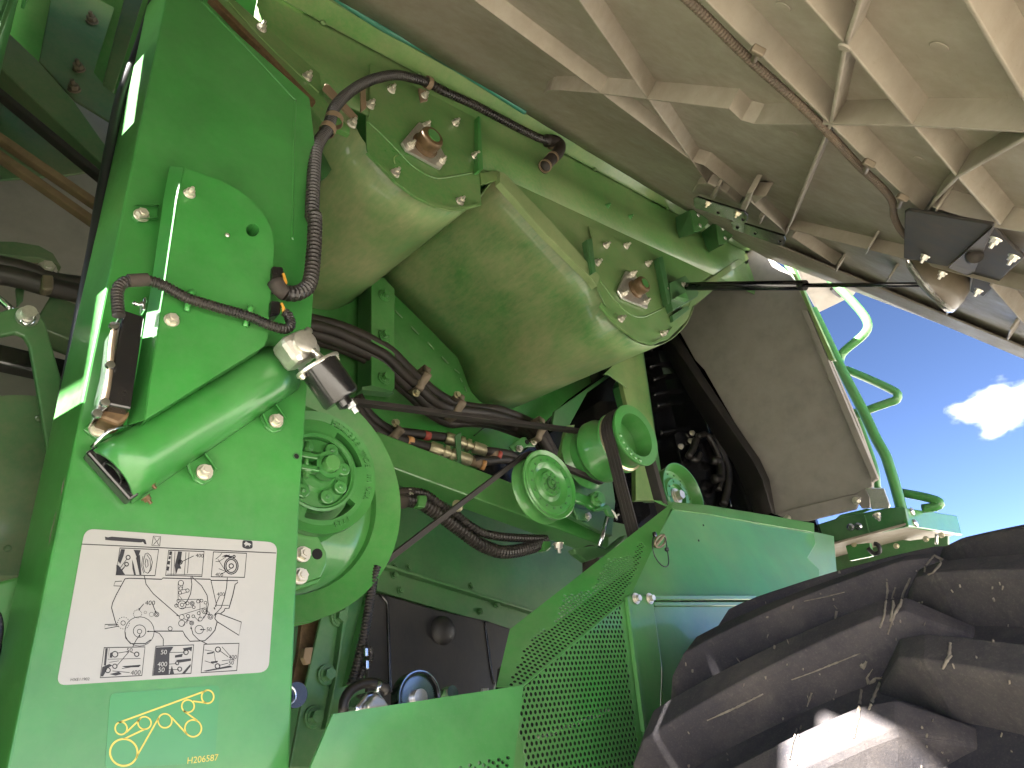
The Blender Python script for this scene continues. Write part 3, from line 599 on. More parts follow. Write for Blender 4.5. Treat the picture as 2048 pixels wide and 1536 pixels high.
# perforated guard: lower upright sheet and upper sheet leaning inwards
def perforated(name, P0, ux, uy, poly, perf, pitch, r, mat, parent, th=.003):
    """hexagon cells with round holes over perf (2-D outline), clipped to the convex outline poly"""
    bm = bmesh.new()
    def inside(p, pl):
        c = False; n = len(pl); j = n - 1
        for i in range(n):
            if ((pl[i][1] > p[1]) != (pl[j][1] > p[1])) and (p[0] < (pl[j][0] - pl[i][0]) * (p[1] - pl[i][1]) / (pl[j][1] - pl[i][1]) + pl[i][0]): c = not c
            j = i
        return c
    x0, x1 = min(p[0] for p in poly) - pitch, max(p[0] for p in poly) + pitch
    y0, y1 = min(p[1] for p in poly) - pitch, max(p[1] for p in poly) + pitch
    h = pitch * math.sqrt(3) / 2; R = pitch / math.sqrt(3); cache = {}
    def vert(x, y):
        k = (round(x * 1e5), round(y * 1e5))
        if k not in cache: cache[k] = bm.verts.new((x, y, 0))
        return cache[k]
    row = 0; y = y0
    while y < y1:
        x = x0 + (pitch / 2 if row % 2 else 0)
        while x < x1:
            hexa = [vert(x + R * math.sin(math.pi / 3 * i), y + R * math.cos(math.pi / 3 * i)) for i in range(6)]
            if inside((x, y), perf):
                ring = [bm.verts.new((x + r * math.sin(math.pi / 6 * i), y + r * math.cos(math.pi / 6 * i), 0)) for i in range(12)]
                for i in range(6):
                    j = (i + 1) % 6
                    bm.faces.new((hexa[i], ring[2 * i], ring[2 * i + 1])); bm.faces.new((hexa[i], ring[2 * i + 1], hexa[j])); bm.faces.new((hexa[j], ring[2 * i + 1], ring[(2 * i + 2) % 12]))
            else: bm.faces.new(hexa)
            x += pitch
        y += h; row += 1
    n = len(poly); ar = sum(poly[i][0] * poly[(i + 1) % n][1] - poly[(i + 1) % n][0] * poly[i][1] for i in range(n)); sg = 1 if ar > 0 else -1
    for i in range(n):
        a, b = poly[i], poly[(i + 1) % n]; nx, ny = (b[1] - a[1]) * sg, -(b[0] - a[0]) * sg
        bmesh.ops.bisect_plane(bm, geom=bm.verts[:] + bm.edges[:] + bm.faces[:], plane_co=(a[0], a[1], 0), plane_no=(nx, ny, 0), clear_outer=True)
    bmesh.ops.dissolve_limit(bm, angle_limit=.001, verts=bm.verts, edges=bm.edges) if False else None
    me = bpy.data.meshes.new(name); nz = ux.cross(uy)
    me2 = Matrix(((ux.x, uy.x, nz.x, P0.x), (ux.y, uy.y, nz.y, P0.y), (ux.z, uy.z, nz.z, P0.z), (0, 0, 0, 1)))
    bm.to_mesh(me); bm.free(); me.transform(me2); me.update()
    o = add(name, me, mat, parent); s = o.modifiers.new('sheet', 'SOLIDIFY'); s.thickness = th; s.offset = 0
    return o
YG = 1.185
b1, b2 = W1(10, 770, 490, YG), W1(10, 150, 1010, YG)
apex = W((1347, 1004), 1.298)
gx = (b1 - b2).normalized(); gn = (b1 - b2).cross(apex - b2).normalized(); gy = gn.cross(gx)
if gy.z < 0: gy = -gy; gn = -gn
def g2(k, s):
    out = []
    for p in zp(k, s):
        d = WPL(p, b2, gn) - b2; out.append((d.dot(gx), d.dot(gy)))
    return out
g_out = g2(10, '150,1010 770,490 840,420') + g2(9, '1115,1095') + g2(10, '62,650 -15,940 20,1010')
g_out = g2(10, '140,1018 770,490 845,418') + g2(9, '1118,1095') + g2(10, '62,650 -25,1018')
g_perf = g2(10, '60,1005 160,770 260,640 310,645 340,640 410,430 590,400 690,200 850,180 890,90 935,95 905,180 850,320 800,420 760,490 440,770 170,1000')
guard = perforated('perforated_guard', b2, gx, gy, g_out, g_perf, .0125, .0043, 'green', combine, .0015)
lo = lambda s: [(p.x - b2.x, p.z - b2.z) for p in WL(10, s, YG)]
l_out = [(p.x - b2.x, p.z - b2.z) for p in (W1(10, 150, 1010, YG), W1(10, 770, 490, YG), W1(10, 828, 440, YG), W1(10, 960, 1536, YG), W1(10, 980, 1700, YG), W1(10, 60, 1700, YG))]
l_perf = lo('140,1020 770,490 775,530 870,1340 880,1700 150,1700 155,1400 125,1300')
perforated('guard_lower_sheet', b2, XA, UP, l_out, l_perf, .0137, .0047, 'green', guard, .0015)
prism('guard_dark_sheet', [W(p, 1.46) for p in zp(10, '1000,150 1150,500 1200,1900 -100,1900 0,900 150,760')], Vector((0, .01, 0)), 'dark_hole', guard, 0)  # near-black sheet added so the holes read as dark; the shade is its colour
prism('guard_light_stop', [Vector((.9, 1.2, 1.2)), Vector((2.1, 1.2, 1.2)), Vector((2.1, 1.7, 1.2)), Vector((.9, 1.7, 1.2))], Vector((0, 0, .01)), 'dark_hole', guard, 0)  # added plate that stops ground light reaching behind the guard
tube('guard_fold', [b2 + Vector((0, .002, 0)), b1 + Vector((0, .002, 0))], .003, 'green', guard, 8)
bar('guard_stay_rod', W1(10, 240, 1345, 1.34), W1(10, 700, 1160, 1.34), .012, .012, UP, 'zinc', guard, .003)
# wire ring pin hanging on the guard
pin = empty('linch_pin', W1(10, 1030, 90, 1.225), 'grey wire-ring linch pin on a thin lanyard at the tip of the guard', 'pin')
tube('wire_ring', [W1(10, 1025 + 28 * math.cos(a) + 20 * math.sin(a), 85 - 38 * math.sin(a) + 10 * math.cos(a), 1.222 + .006 * math.cos(a)) for a in [i * math.pi / 6 for i in range(13)]], .0035, 'clamp', pin, 8)
tube('pin_shank', [W1(10, 990, 120, 1.232), W1(10, 1050, 45, 1.218)], .005, 'clamp', pin, 8)
tube('lanyard', [W1(10, x, y, 1.222) for x, y in [(985, 40), (975, 110), (990, 180), (1030, 235), (1065, 248), (1080, 220), (1070, 135), (1060, 70), (1050, 45)]], .0018, 'ink', pin, 6)
lathe('lanyard_bead', [(0, -.009), (.007, -.004), (.007, .004), (0, .009)], W1(10, 1068, 137, 1.22), UP, 'ink', pin, 10)
lathe('pin_head', [(.008, 0), (.008, .006), (0, .008)], W1(10, 985, 42, 1.222), OUT, 'black', pin, 12)

cplate = prism('corner_guard_plate', [W(p, 1.12) for p in zp(8, '150,1640 340,1190 1560,1005 1480,1640')], Vector((0, .006, 0)), 'green_fresh', combine, .002,
     [[W(p, 1.12) for p in rect_holes((1460 / 3.2 + 560 + dx, 1470 / 3.2 + 1056 + dy), 4.2, 10)] for dx, dy in ((0, 0), (-18, 4), (-38, 6), (-57, 10), (-10, 9), (-29, 10), (-48, 15), (-76, 15), (-2, 15), (-67, 21), (-20, 17), (-95, 20), (-86, 26), (-39, 20))])
# small machinery behind the corner plate
gear = empty('toothed_pulley', W1(8, 880, 1080, 1.50), 'bright silver toothed pulley above the green corner plate', 'pulley')
gc = W1(8, 885, 1085, 1.42)
NT = 56
gp = [gc + (XA * math.cos(2 * math.pi * i / (NT * 4)) + UP * math.sin(2 * math.pi * i / (NT * 4))) * (.047 if (i // 2) % 2 else .0435) for i in range(NT * 4)]
prism('toothed_disc', gp, Vector((0, .02, 0)), 'steel', gear, 0)
lathe('rim_flange', [(.056, 0), (.056, -.035), (.052, -.035), (.052, 0)], gc + Vector((0, -.005, 0)), OUT, 'black', gear, 40, closed=True)
lathe('bright_rim', [(.058, .004), (.058, -.002), (.055, -.002), (.055, .004)], gc + Vector((0, -.005, 0)), OUT, 'steel', gear, 40, closed=True)
lathe('hub', [(.018, .0), (.018, .012), (0, .014)], gc, OUT, 'zinc', gear, 20)
act = empty('latch_actuator', W1(8, 620, 1100, 1.5), 'silver cast actuator housing with black cable behind the corner plate', 'actuator')
prism('housing', WL(8, '480,1150 560,1050 600,1040 640,1050 700,1130 720,1180 640,1180 500,1180', 1.42), Vector((0, .06, 0)), 'steel', act, .008)
prism('housing_cover', WL(8, '560,1130 620,1060 670,1090 700,1140 560,1160', 1.40), Vector((0, .02, 0)), 'zinc', act, .005)
tube('cable_loop', [W1(8, x, y, 1.40) for x, y in [(405, 1180), (410, 1110), (450, 1040), (520, 1000), (600, 990), (670, 1020), (690, 1060)]], .011, 'conduit', act, 10)
tube('clip', [W1(8, 640, 985, 1.39), W1(8, 620, 1050, 1.39)], .006, 'steel', act, 8)
prism('end_bracket', WL(8, '1050,1040 1090,1010 1120,1005 1110,1060 1030,1080', 1.45), Vector((0, .02, 0)), 'green', act, .003)
lathe('bright_bush', [(.016, 0), (.016, .03), (.008, .03), (0, .03)], W1(8, 1060, 1060, 1.47), OUT, 'steel', act, 16)
prism('silver_tab', WL(8, '1300,1025 1335,1020 1335,1050 1300,1050', 1.45), Vector((0, .01, 0)), 'zinc', act, .002)

# ------------------------------------------------------------------ platform with handrails
XPL = 3.75
pc = WX((1805, 1020), XPL)
plat_pts = [WX(p, XPL) for p in zp(12, '700,1380 860,1330 1010,1300 1180,1265 1285,1262 1310,1385 695,1510')]
plat = prism('platform', plat_pts, Vector((.03, 0, 0)), 'green_deep', combine, .004)
yp = W1(12, 1285, 1262, 0).y if False else pc.y
pf = [W(p, yp - .004) for p in zp(12, '1280,1262 1620,1315 1655,1440 1310,1385')]
pside = prism('platform_side', pf, Vector((0, .02, 0)), 'green', plat, .006)
u0, u1 = pf[3], pf[2]
prism('platform_underside', [u0 + Vector((0, .01, .01)), u1 + Vector((0, .01, .01)), u1 + Vector((0, .75, .01)), u0 + Vector((0, .75, .01))], Vector((0, 0, .01)), 'cream', plat, 0)
prism('platform_deck', [pf[0] + Vector((0, .01, -.01)), pf[1] + Vector((0, .01, -.01)), pf[1] + Vector((0, .75, -.01)), pf[0] + Vector((0, .75, -.01))], Vector((0, 0, .008)), 'green', plat, 0)
for p in zp(12, '940,1390 990,1385'): bolt(plat, WX(p, XPL - .003), Vector((-1, 0, 0)), .022, 'steel', 'rivet')
for p in zp(12, '1330,1290 1352,1365'): bolt(plat, W(p, yp - .006), OUT, .022, 'zinc', 'rivet')
prism('splice_strap', [WX(p, XPL - .012) for p in zp(12, '1015,1310 1025,1310 1060,1430 1050,1435')], Vector((.012, 0, 0)), 'green_deep', plat, .002)
for k, (x, y, w_, h_) in enumerate([(925, 1500, 40, 60), (1250, 1480, 30, 40)]): pass
prism('support_bracket', [WX(p, XPL + .15) for p in zp(11, '905,110 1060,95 1075,180 930,210')], Vector((.03, 0, 0)), 'green_fresh', plat, .003)
prism('underframe', [WX(p, XPL + .5) for p in zp(11, '690,130 800,180 720,300 1560,200 1560,50 1320,80 1000,60')], Vector((.03, 0, 0)), 'green_deep', plat, .003)
for p in zp(11, '960,105 1230,115 1420,70 1520,45'): bolt(plat, WX(p, XPL + .14), Vector((-1, 0, 0)), .014, 'gold', 'hex')
tube('cable_loop', [WX(p, XPL + .12) for p in zp(11, '1050,130 1090,165 1125,150 1115,110 1090,100')], .012, 'seal', plat, 8)
tube('hanging_rod', [WX(p, XPL + .1) for p in zp(11, '1488,40 1488,105')], .008, 'zinc', plat, 8)
# zinc latch bracket beside the platform
lb = prism('latch_bracket', [WX(p, XPL - .16) for p in zp(12, '1030,1140 1150,1140 1190,1250 1180,1268 1070,1275 1060,1200')], Vector((.012, 0, 0)), 'zinc', combine, .004)
prism('bracket_foot', [WX(p, XPL - .14) for p in zp(12, '835,1340 870,1310 1040,1270 1070,1275 1010,1300')], Vector((.012, 0, 0)), 'green_deep', lb, .003)
prism('bracket_tongue', [WX(p, XPL - .13) for p in zp(12, '970,1180 1030,1140 1060,1200 1060,1265 1010,1270 975,1220')], Vector((.02, 0, 0)), 'liner', lb, .003)
bolt(lb, WX(zp(12, '1105,1310')[0], XPL - .14), Vector((-.3, -.2, -1)), .02, 'bolt', 'stud')
rail = empty('handrail', WX((1805, 1015), XPL + .1), 'green tubular handrail rising from the platform beside the cab', 'handrail')
def railp(k, s, x): return [WX(p, x) for p in zp(k, s)]
tube('rail_post', railp(13, '500,850 560,960 700,1285', 3.9) + railp(12, '695,0 875,370 1015,640 1100,820 1160,930 1185,1000 1225,1130 1268,1290', 3.9), .0285, 'green', rail, 16)
tube('rail_loop', railp(13, '750,965 820,1030 900,1110 1000,1220 1045,1290 1045,1340 1005,1390 930,1450 880,1500 868,1550', 4.05) + railp(12, '860,330', 4.0), .026, 'green', rail, 16, step=.02)
tube('rail_loop', railp(12, '905,380 1050,440 1200,510 1240,540 1230,575 1190,590 1050,640 970,680', 4.05), .024, 'green', rail, 16, step=.02)
tube('rail_loop', railp(12, '1270,1170 1400,1195 1490,1220 1510,1240 1480,1260 1400,1270', 4.05), .024, 'green', rail, 16, step=.02)
tube('rail_upright', railp(12, '960,640 985,700 1090,1000 1110,1140', 4.1), .02, 'green', rail, 12)
_rz = Vector((0, 0, CAM_Z + 2.75))
mir = prism('cab_roof_corner', [WPL(p, _rz, UP) for p in zp(13, '560,860 800,930 1010,1060 960,1130 730,1240 640,1080')], Vector((0, 0, .14)), 'liner', combine, .02)
prism('roof_trim', [WPL(p, _rz - UP * .012, UP) for p in zp(13, '640,900 690,920 760,1000 740,1010 660,940')], Vector((0, 0, .01)), 'zinc', mir, .002)
tube('roof_wire', [WPL(p, _rz - UP * .02, UP) for p in zp(13, '815,1080 840,1110 870,1130')], .012, 'seal', mir, 6)

# ------------------------------------------------------------------ front tyre with lugs
TC = V3(1.925, 0, -.75); TY, TW = .47, .56
wheel = empty('front_wheel', (TC.x, TY, 0)) if False else None
def crown(y):
    a = abs(y - TY) / TW
    return 1.0 + .022 - .03 * a * a - (.0 if a < .9 else .25 * (a - .9) ** 1.2)
prof = []
for i in range(33):
    a = -1 + 2 * i / 32; prof.append((crown(TY + a * TW) - .085, a * TW))
for s_, ys in ((1, [(.86, .60), (.78, .63), (.68, .62), (.55, .56), (.42, .46)]),):
    prof = [(r, -y) for r, y in reversed(ys)] + prof + ys
tyre = lathe('front_tyre', prof, Vector((TC.x, TY, TC.z)), YA, 'tyre', combine, 160)
tag(tyre, 'large black lugged front tyre with dried mud')
NL = 24
def tp(y, th, h):
    r = crown(y) - .085 + h; a = math.radians(th)
    return Vector((TC.x + r * math.cos(a), y, TC.z + r * math.sin(a)))
def lug_mesh(side, th0):
    """one curved tread bar: nose near the middle, tail at the shoulder"""
    n = 12; rows = []
    def row(y, th, half, base, top, low=-.01):
        return [tp(y, th - base, low), tp(y, th - half - .2, top * .86), tp(y, th - half + .25, top), tp(y, th + half - .25, top), tp(y, th + half + .2, top * .86), tp(y, th + base, low)]
    rows.append(row(TY - side * .075, th0 - 1.2, .8, 1.4, .004))
    rows.append(row(TY + side * .0, th0 - .2, 1.6, 2.9, .082))
    for i in range(1, n + 1):
        t = i / n; y = TY + side * TW * t; half = 1.85 + .7 * t
        rows.append(row(y, th0 + 13.5 * t ** 1.1, half, half + 1.9 - .3 * t, .092 - (.02 if t > .95 else 0)))
    # tail down the shoulder
    r = rows[-1]; rows.append([Vector((p.x, p.y + side * .05, p.z)) + (Vector((TC.x, p.y, TC.z)) - p).normalized() * .07 for p in r])
    m = 6; vs = [p for r in rows for p in r]
    fs = [(i * m + j, i * m + j + 1, (i + 1) * m + j + 1, (i + 1) * m + j) for i in range(len(rows) - 1) for j in range(m - 1)]
    fs += [tuple(range(m)), tuple(range((len(rows) - 1) * m, len(rows) * m))]
    return mesh('tread_lug', vs, fs)
for s_, off in ((1, 121.3), (-1, 128.6)):
    me0 = lug_mesh(s_, 0.0); me0.materials.append(M['tyre'])
    me0.transform(Matrix.Translation((-TC.x, 0, -TC.z)))
    for i in range(-4, 5):
        if not (60 < off + i * 15 + 6 < 185): continue
        o = bpy.data.objects.new('tread_lug', me0); COL.objects.link(o)
        o.matrix_basis = Matrix.Translation((TC.x, 0, TC.z)) @ Matrix.Rotation(-math.radians(off + i * 15), 4, 'Y')
        adopt(o, tyre)
        b = o.modifiers.new('edge', 'BEVEL'); b.width = .013; b.segments = 3; b.limit_method = 'ANGLE'; b.angle_limit = math.radians(25)
lathe('wheel_rim', [(.42, -.3), (.44, -.25), (.40, -.2), (.38, 0), (.40, .2), (.44, .25), (.42, .3)], Vector((TC.x, TY, TC.z)), YA, paint('yellow_paint', (.6, .42, .02), .2), combine, 48)
def tyre_hit(p, R):
    d = ray(p); ox, oz = O3.x - TC.x, O3.z - TC.z
    a = d.x ** 2 + d.z ** 2; b = 2 * (ox * d.x + oz * d.z); c = ox * ox + oz * oz - R * R; D = b * b - 4 * a * c
    return O3 + d * ((-b - math.sqrt(max(D, 0))) / (2 * a))

# ------------------------------------------------------------------ opened side shield above: skin, ribs
HV = Vector((0, -.62, -.784)).normalized(); HN = Vector((0, -HV.z, HV.y)); H0 = V3(0, 1.35, 2.5)
shield = empty('side_shield', V3(1.6, 1.3, 2.45), 'raised cream-lined side shield with a diamond grid of moulded ribs', 'machine panel')
def onp(p, off=0.0): return WPL(p, H0 + HN * off, HN)
def bend_y(x): return .83 + .118 * x
def plane_z(y): return H0.z + (1.35 - y) * (HV.z / -HV.y) * 1.0
LEN = 2.55
rows = []
XS = [-1.15 + i * .25 for i in range(30)]; XS = [x for x in XS if x < 3.4] + [3.53]
for x in XS:
    yb = bend_y(x); zr = CAM_Z + 2.245 + .085 * (x - .63)
    r = [Vector((x, 1.36, zr + .06)), Vector((x, 1.36 * .5 + yb * .5, (zr + .06) * .5 + plane_z(yb) * .5)), Vector((x, yb, plane_z(yb)))]
    ye = H0.y + HV.y * LEN
    for j in range(1, 15): y = yb + (ye - yb) * j / 14; r.append(Vector((x, y, plane_z(y))))
    rows.append(r)
skin = loft('shield_skin', rows, 'cream', shield, True, .006, sharp=80)
skin.modifiers[0].offset = 1.0 if False else 0.0
YLOW = H0.y + HV.y * (LEN - .05)
def run_out(p, d):
    """carry a rib straight on to the edge of the shield"""
    ts = [t for t in (((-1.1 - p.x) / d.x) if d.x < -1e-4 else None, ((3.4 - p.x) / d.x) if d.x > 1e-4 else None, ((YLOW - p.y) / d.y) if d.y < -1e-4 else None) if t and t > 0]
    return p + d * min(ts) if ts else p
def rib(name, px, h=.048, wd=.007, free=''):
    a = [onp(p, h) for p in px]; vs, fs = [], []
    if 's' in free: a = [run_out(a[0], (a[0] - a[1]).normalized())] + a
    if 'e' in free: a = a + [run_out(a[-1], (a[-1] - a[-2]).normalized())]
    for i, p in enumerate(a):
        d = (a[min(i + 1, len(a) - 1)] - a[max(i - 1, 0)]).normalized(); s = d.cross(HN).normalized() * wd / 2
        vs += [p + s, p - s, p - s * 1.6 - HN * (h + .004), p + s * 1.6 - HN * (h + .004)]
        if i:
            b = (i - 1) * 4
            for j in range(4): fs.append((b + j, b + (j + 1) % 4, b + 4 + (j + 1) % 4, b + 4 + j))
    fs += [(0, 1, 2, 3), tuple(len(vs) - 4 + j for j in range(4))]
    return add(name, mesh(name, vs, fs), 'cream', shield, False, .002)
def ext(px, a=-1.0, b=0.0):
    p0, p1 = px[0], px[1]; out = list(px)
    if a: out = [(p0[0] + (p1[0] - p0[0]) * a, p0[1] + (p1[1] - p0[1]) * a)] + out
    return out
rib('rib', ext(zp(16, '150,0 970,600 1545,1030'), -.3) + zp(13, '0,290 290,520 525,725'), free='s')
rib('rib', ext(zp(16, '820,0 1265,635 1545,1030 1690,1240'), -.3), free='s')
rib('rib', ext(zp(14, '0,0 660,650 800,790') + zp(13, '1060,280 1390,590'), -.3), free='s')
rib('rib', ext(zp(14, '640,0 900,290 1330,800 1620,1135 1890,1440'), -.5), free='s')
rib('rib', ext(zp(14, '1670,0 2048,640 2300,1040'), -.5), free='se')
rib('rib', zp(16, '600,605 640,580 700,578 960,600 1270,635 1790,700 1860,770') + zp(14, '330,797 800,797 1330,807 2048,842 2500,860'), .05, free='e')
rib('rib', zp(14, '1090,-300 1000,0 900,300 810,790') + zp(13, '680,330 520,735'), free='s')
rib('rib', zp(14, '2400,740 2048,890 1620,1135 1470,1290 1430,1360'), .05, free='s')
rib('rib', zp(13, '545,700 1050,830 1280,890 1900,1060 2300,1160'), .045, free='e')
rib('rib', zp(13, '1460,560 1870,690 2300,760'), .05, free='e')
rib('rib', zp(13, '560,750 700,840 840,930'), .05); rib('rib', zp(13, '1830,1060 2048,1310'), .05)
ed = [onp(p, .0) for p in zp(13, '400,830 980,1080 2048,1530 2600,1760')]; ei = [onp(p, .05) for p in zp(13, '440,800 600,830 980,960 2048,1330')]
e_out = [WPL(p, H0 + HN * .05, HN) for p in zp(13, '480,860 980,1075 1500,1295 2048,1525 2700,1800')]
loft('edge_flange', [e_out, [p - HN * .06 + Vector((.02, 0, 0)) for p in e_out]], 'cream', shield, False, .01)
loft('edge_return', [e_out, [p - HN * .02 - Vector((.15, 0, 0)) for p in e_out]], 'cream', shield, False, .006)
for p, q in zip(zp(13, '855,935 1185,1010 1555,1215 1960,1340 1055,815 1490,570'), zp(13, '840,975 1165,1040 1550,1250 1940,1410 1030,860 1475,600')):
    rib('gusset', [p, q], .06, .006)
for p in zp(14, '505,45 1505,300 570,855 1380,1020 430,1165'):
    lathe('sink_mark', [(.014, 0), (.013, .0012), (.011, .0015), (0, .001)], onp(p, .004), HN, 'cream', shield, 20)
lathe('gate_mark', [(.01, 0), (.009, .003), (0, .003)], onp(zp(14, '900,300')[0], .056), HN, 'cream', shield, 14)
# lugs where the hinge straps bolt on
for s, h in (('1340,500 1385,420 1405,425 1370,510', .07), ('1525,590 1580,465 1615,470 1560,600', .075), ('1640,670 1655,620 1680,625 1665,670', .06)):
    q = [onp(p, h) for p in zp(15, s)]; prism('hinge_boss', q, -HN * (h - .01), 'cream', shield, .004)
prism('boss_web', [onp(p, .05) for p in zp(15, '1225,465 1265,405 1330,405 1400,440 1450,470 1530,540 1380,490')], -HN * .04, 'cream', shield, .006)
prism('boss_web', [onp(p, .06) for p in zp(15, '1600,480 1700,490 1625,540')], -HN * .05, 'cream', shield, .004)
hs = prism('hinge_strap', [onp(p, .085) for p in zp(15, '1238,505 1260,495 1560,590 1585,610 1580,650 1560,668 1250,565 1238,545')], -HN * .008, 'black', shield, .003, [[onp(p, .085) for p in rect_holes(zp(15, [c])[0], 3.2, 10)] for c in ((1397, 592), (1555, 638))])
hs2 = prism('hinge_strap', [onp(p, .08) for p in zp(15, '1478,655 1500,648 1820,745 1828,770 1810,800 1790,805 1490,700')], -HN * .008, 'black', shield, .003, [[onp(p, .08) for p in rect_holes(zp(15, [c])[0], 3.2, 10)] for c in ((1520, 687), (1633, 725), (1790, 775))])
for p in zp(15, '1335,525 1525,590'): bolt(hs, onp(p, .088), HN, .013, 'gold', 'stud')
for P in (e_out,): pass
# ------------------------------------------------------------------ lamp, strut and loom on the side shield
lamp = empty('work_lamp', onp(zp(13, '1560,1000')[0], .15), 'round work lamp with ribbed glass under the black bracket of the raised shield', 'lamp')
br = prism('mounting_plate', [onp(p, .07) for p in zp(13, '1280,590 1300,578 1850,672 1850,690 1560,940 1275,885')], -HN * .008, 'black_worn', lamp, .004)
prism('mounting_plate', [onp(p, .035) for p in zp(13, '1850,685 1900,740 2048,880 1790,1130 1700,1100 1720,1000 1700,860')], -HN * .008, 'black_worn', lamp, .004)
for p in zp(13, '1418,868 1870,760 1985,870 1760,1085 1530,975'): bolt(br, onp(p, .073), HN, .0125, 'bolt', 'stud')
prism('bracket_fold', [onp(zp(13, '1850,680')[0], .072), onp(zp(13, '1565,938')[0], .072), onp(zp(13, '1720,1000')[0], .03), onp(zp(13, '1860,690')[0], .03)], HN * .004, 'black_worn', lamp, .001)
lpx = zp(13, '1320,885 1600,1212'); lm = ((lpx[0][0] + lpx[1][0]) / 2, (lpx[0][1] + lpx[1][1]) / 2)
lc = onp(lm, .075); LD = (lc - O3).length; rd = ray(lpx[1]) * LD - ray(lpx[0]) * LD; LR = rd.length / 2
la = ray(lm).cross(rd).normalized(); la = la if la.dot(right) > 0 else -la
la = (la - ray(lm) * .12).normalized()
lathe('reflector', [(LR, 0), (LR * 1.03, .004), (LR * 1.01, LR * .14), (LR * .93, LR * .36), (LR * .78, LR * .62), (LR * .5, LR * .84), (LR * .28, LR * .92), (0, LR * .94)], lc, la, paint('reflector_plastic', (.10, .078, .05), .5, (.2, .16, .11), rough=.3, coat=.3, patch=10), lamp, 48)
lathe('lens', [(LR * 1.04, LR * .05), (LR * 1.06, -.006), (LR * 1.0, -.016), (LR * .6, -.024), (0, -.027)], lc, la, 'lens', lamp, 48)
tube('bulb_socket', [lc + la * LR * .85, lc + la * LR * 1.1, onp(zp(13, '1735,870')[0], .07)], .018, 'black_worn', lamp, 12)
strut = empty('gas_strut', W1(15, 1215, 1065, 1.33), 'black gas strut propping the raised side shield', 'gas strut')
sA, sB, sE = W1(15, 1200, 1064, 1.335), None, onp(zp(13, '1440,1052')[0], .05)
dS = (sE - sA)
cut = .57
tube('strut_body', [sA, sA + dS * .03, sA + dS * cut], .021, 'black', strut, 16, curved=False)
lathe('strut_collar', [(.022, -.012), (.0222, 0), (.022, .014), (.012, .016)], sA + dS * cut, dS, 'black', strut, 16)
tube('strut_rod', [sA + dS * cut, sE], .0088, 'black', strut, 12, curved=False)
lathe('strut_eye', [(.014, -.01), (.016, 0), (.014, .01)], sA, OUT, 'black', strut, 14)
loom = empty('shield_wire_loom', onp(zp(14, '650,700')[0], .05), 'dusty ribbed wire loom clipped along the inside of the raised shield', 'wire loom')
tube('loom_sleeve', [onp(p, .05) for p in zp(14, '-220,-110 0,95 300,390 650,705 860,920 1000,1070 1130,1190 1205,1290 1215,1380 1250,1460 1290,1510')], .0088, 'conduit_dirty', loom, 10, corr=.2, pitch=.0075)
for c in ((345, 325), (1055, 1045), (1270, 1265)):
    p = zp(14, [c])[0]; box('loom_clip', onp(p, .06), .024, .016, .014, 'clamp', loom, .003, (Vector((.8, -.37, -.47)).normalized(), HN.cross(Vector((.8, -.37, -.47))).normalized(), HN))
    q = onp(zp(14, [(c[0] - 25, c[1] + 60)])[0], .05); tube('clip_strap', [onp(p, .06), q], .006, 'clamp', loom, 8)

# ------------------------------------------------------------------ control cover and actuator on the corner post
YC = 1.13
cover_px = zp(1, '1180,1075 1320,1122 1420,1160 1530,1220 1620,1290 1690,1375 1735,1460 1752,1536') + zp(2, '1754,300 1712,890 1690,935 1610,985 930,1405 960,1180 1060,550 1140,0')
cover = empty('control_cover', W((430, 560), YP), 'green folded cover plate with rounded corner bolted to the corner post', 'cover')
face = prism('cover_face', [W(p, YC) for p in cover_px], Vector((0, .062, 0)), 'green_fresh', cover, .003, [[W(p, YC) for p in rect_holes((505, 460), 13, 20)], [W(p, YC) for p in zp(2, '1555,765 1600,760 1598,808 1560,800')]])
strip = [(W(a, YC + .002), W(b, YC + .04)) for a, b in zip(zp(1, '1180,1075') + zp(2, '1140,0 1060,550 960,1180 930,1405'), zp(1, '1092,1066') + zp(2, '1052,0 975,550 870,1180 820,1440'))]
loft('folded_edge', [[a for a, b in strip], [b for a, b in strip], [b + Vector((.01, .03, 0)) for a, b in strip]], 'green_fresh', cover, False, .004)
bolts(face, 1, '1212,1240', YC - .001, .012, 'bolt', 'stud'); bolts(face, 2, '1098,770', YC - .001, .013, 'bolt', 'hex'); bolts(face, 1, '1455,1505', YC - .001, .005, 'zinc', 'rivet')
def tabp(name, k, s, bl, parent, Y=YP - .006):
    t = plate(name, k, s, Y, .006, 'green_fresh', parent, .002); bolts(t, k, bl, Y - .001, .0145, 'bolt', 'hex'); return t
tabp('cover_tab', 1, '860,1310 1010,1320 1010,1400 880,1420 845,1390', '905,1380', cover)
prism('tab_web', [W1(1, 870, 1315, YP - .008), W1(1, 1015, 1325, YP - .008), W1(1, 1020, 1310, YC + .03)], Vector((0, .002, .003)), 'green_fresh', cover, 0)
prism('tab_web', [W1(1, 870, 1405, YP - .008), W1(1, 1010, 1405, YP - .008), W1(1, 1015, 1390, YC + .03)], Vector((0, .002, .003)), 'green_fresh', cover, 0)
for c in ((1215, 640), (1590, 740)):
    tube('loom_hook', [W1(2, c[0] + dx, c[1] + dy, YC - .004 - o) for dx, dy, o in ((-20, 70, 0), (-15, 40, .004), (-5, 5, .022), (10, -40, .026), (20, -50, .01), (5, -55, 0))], .0055, paint('hook_green', (.05, .28, .06), .1) if 'hook_green' not in bpy.data.materials else bpy.data.materials['hook_green'], cover, 8)

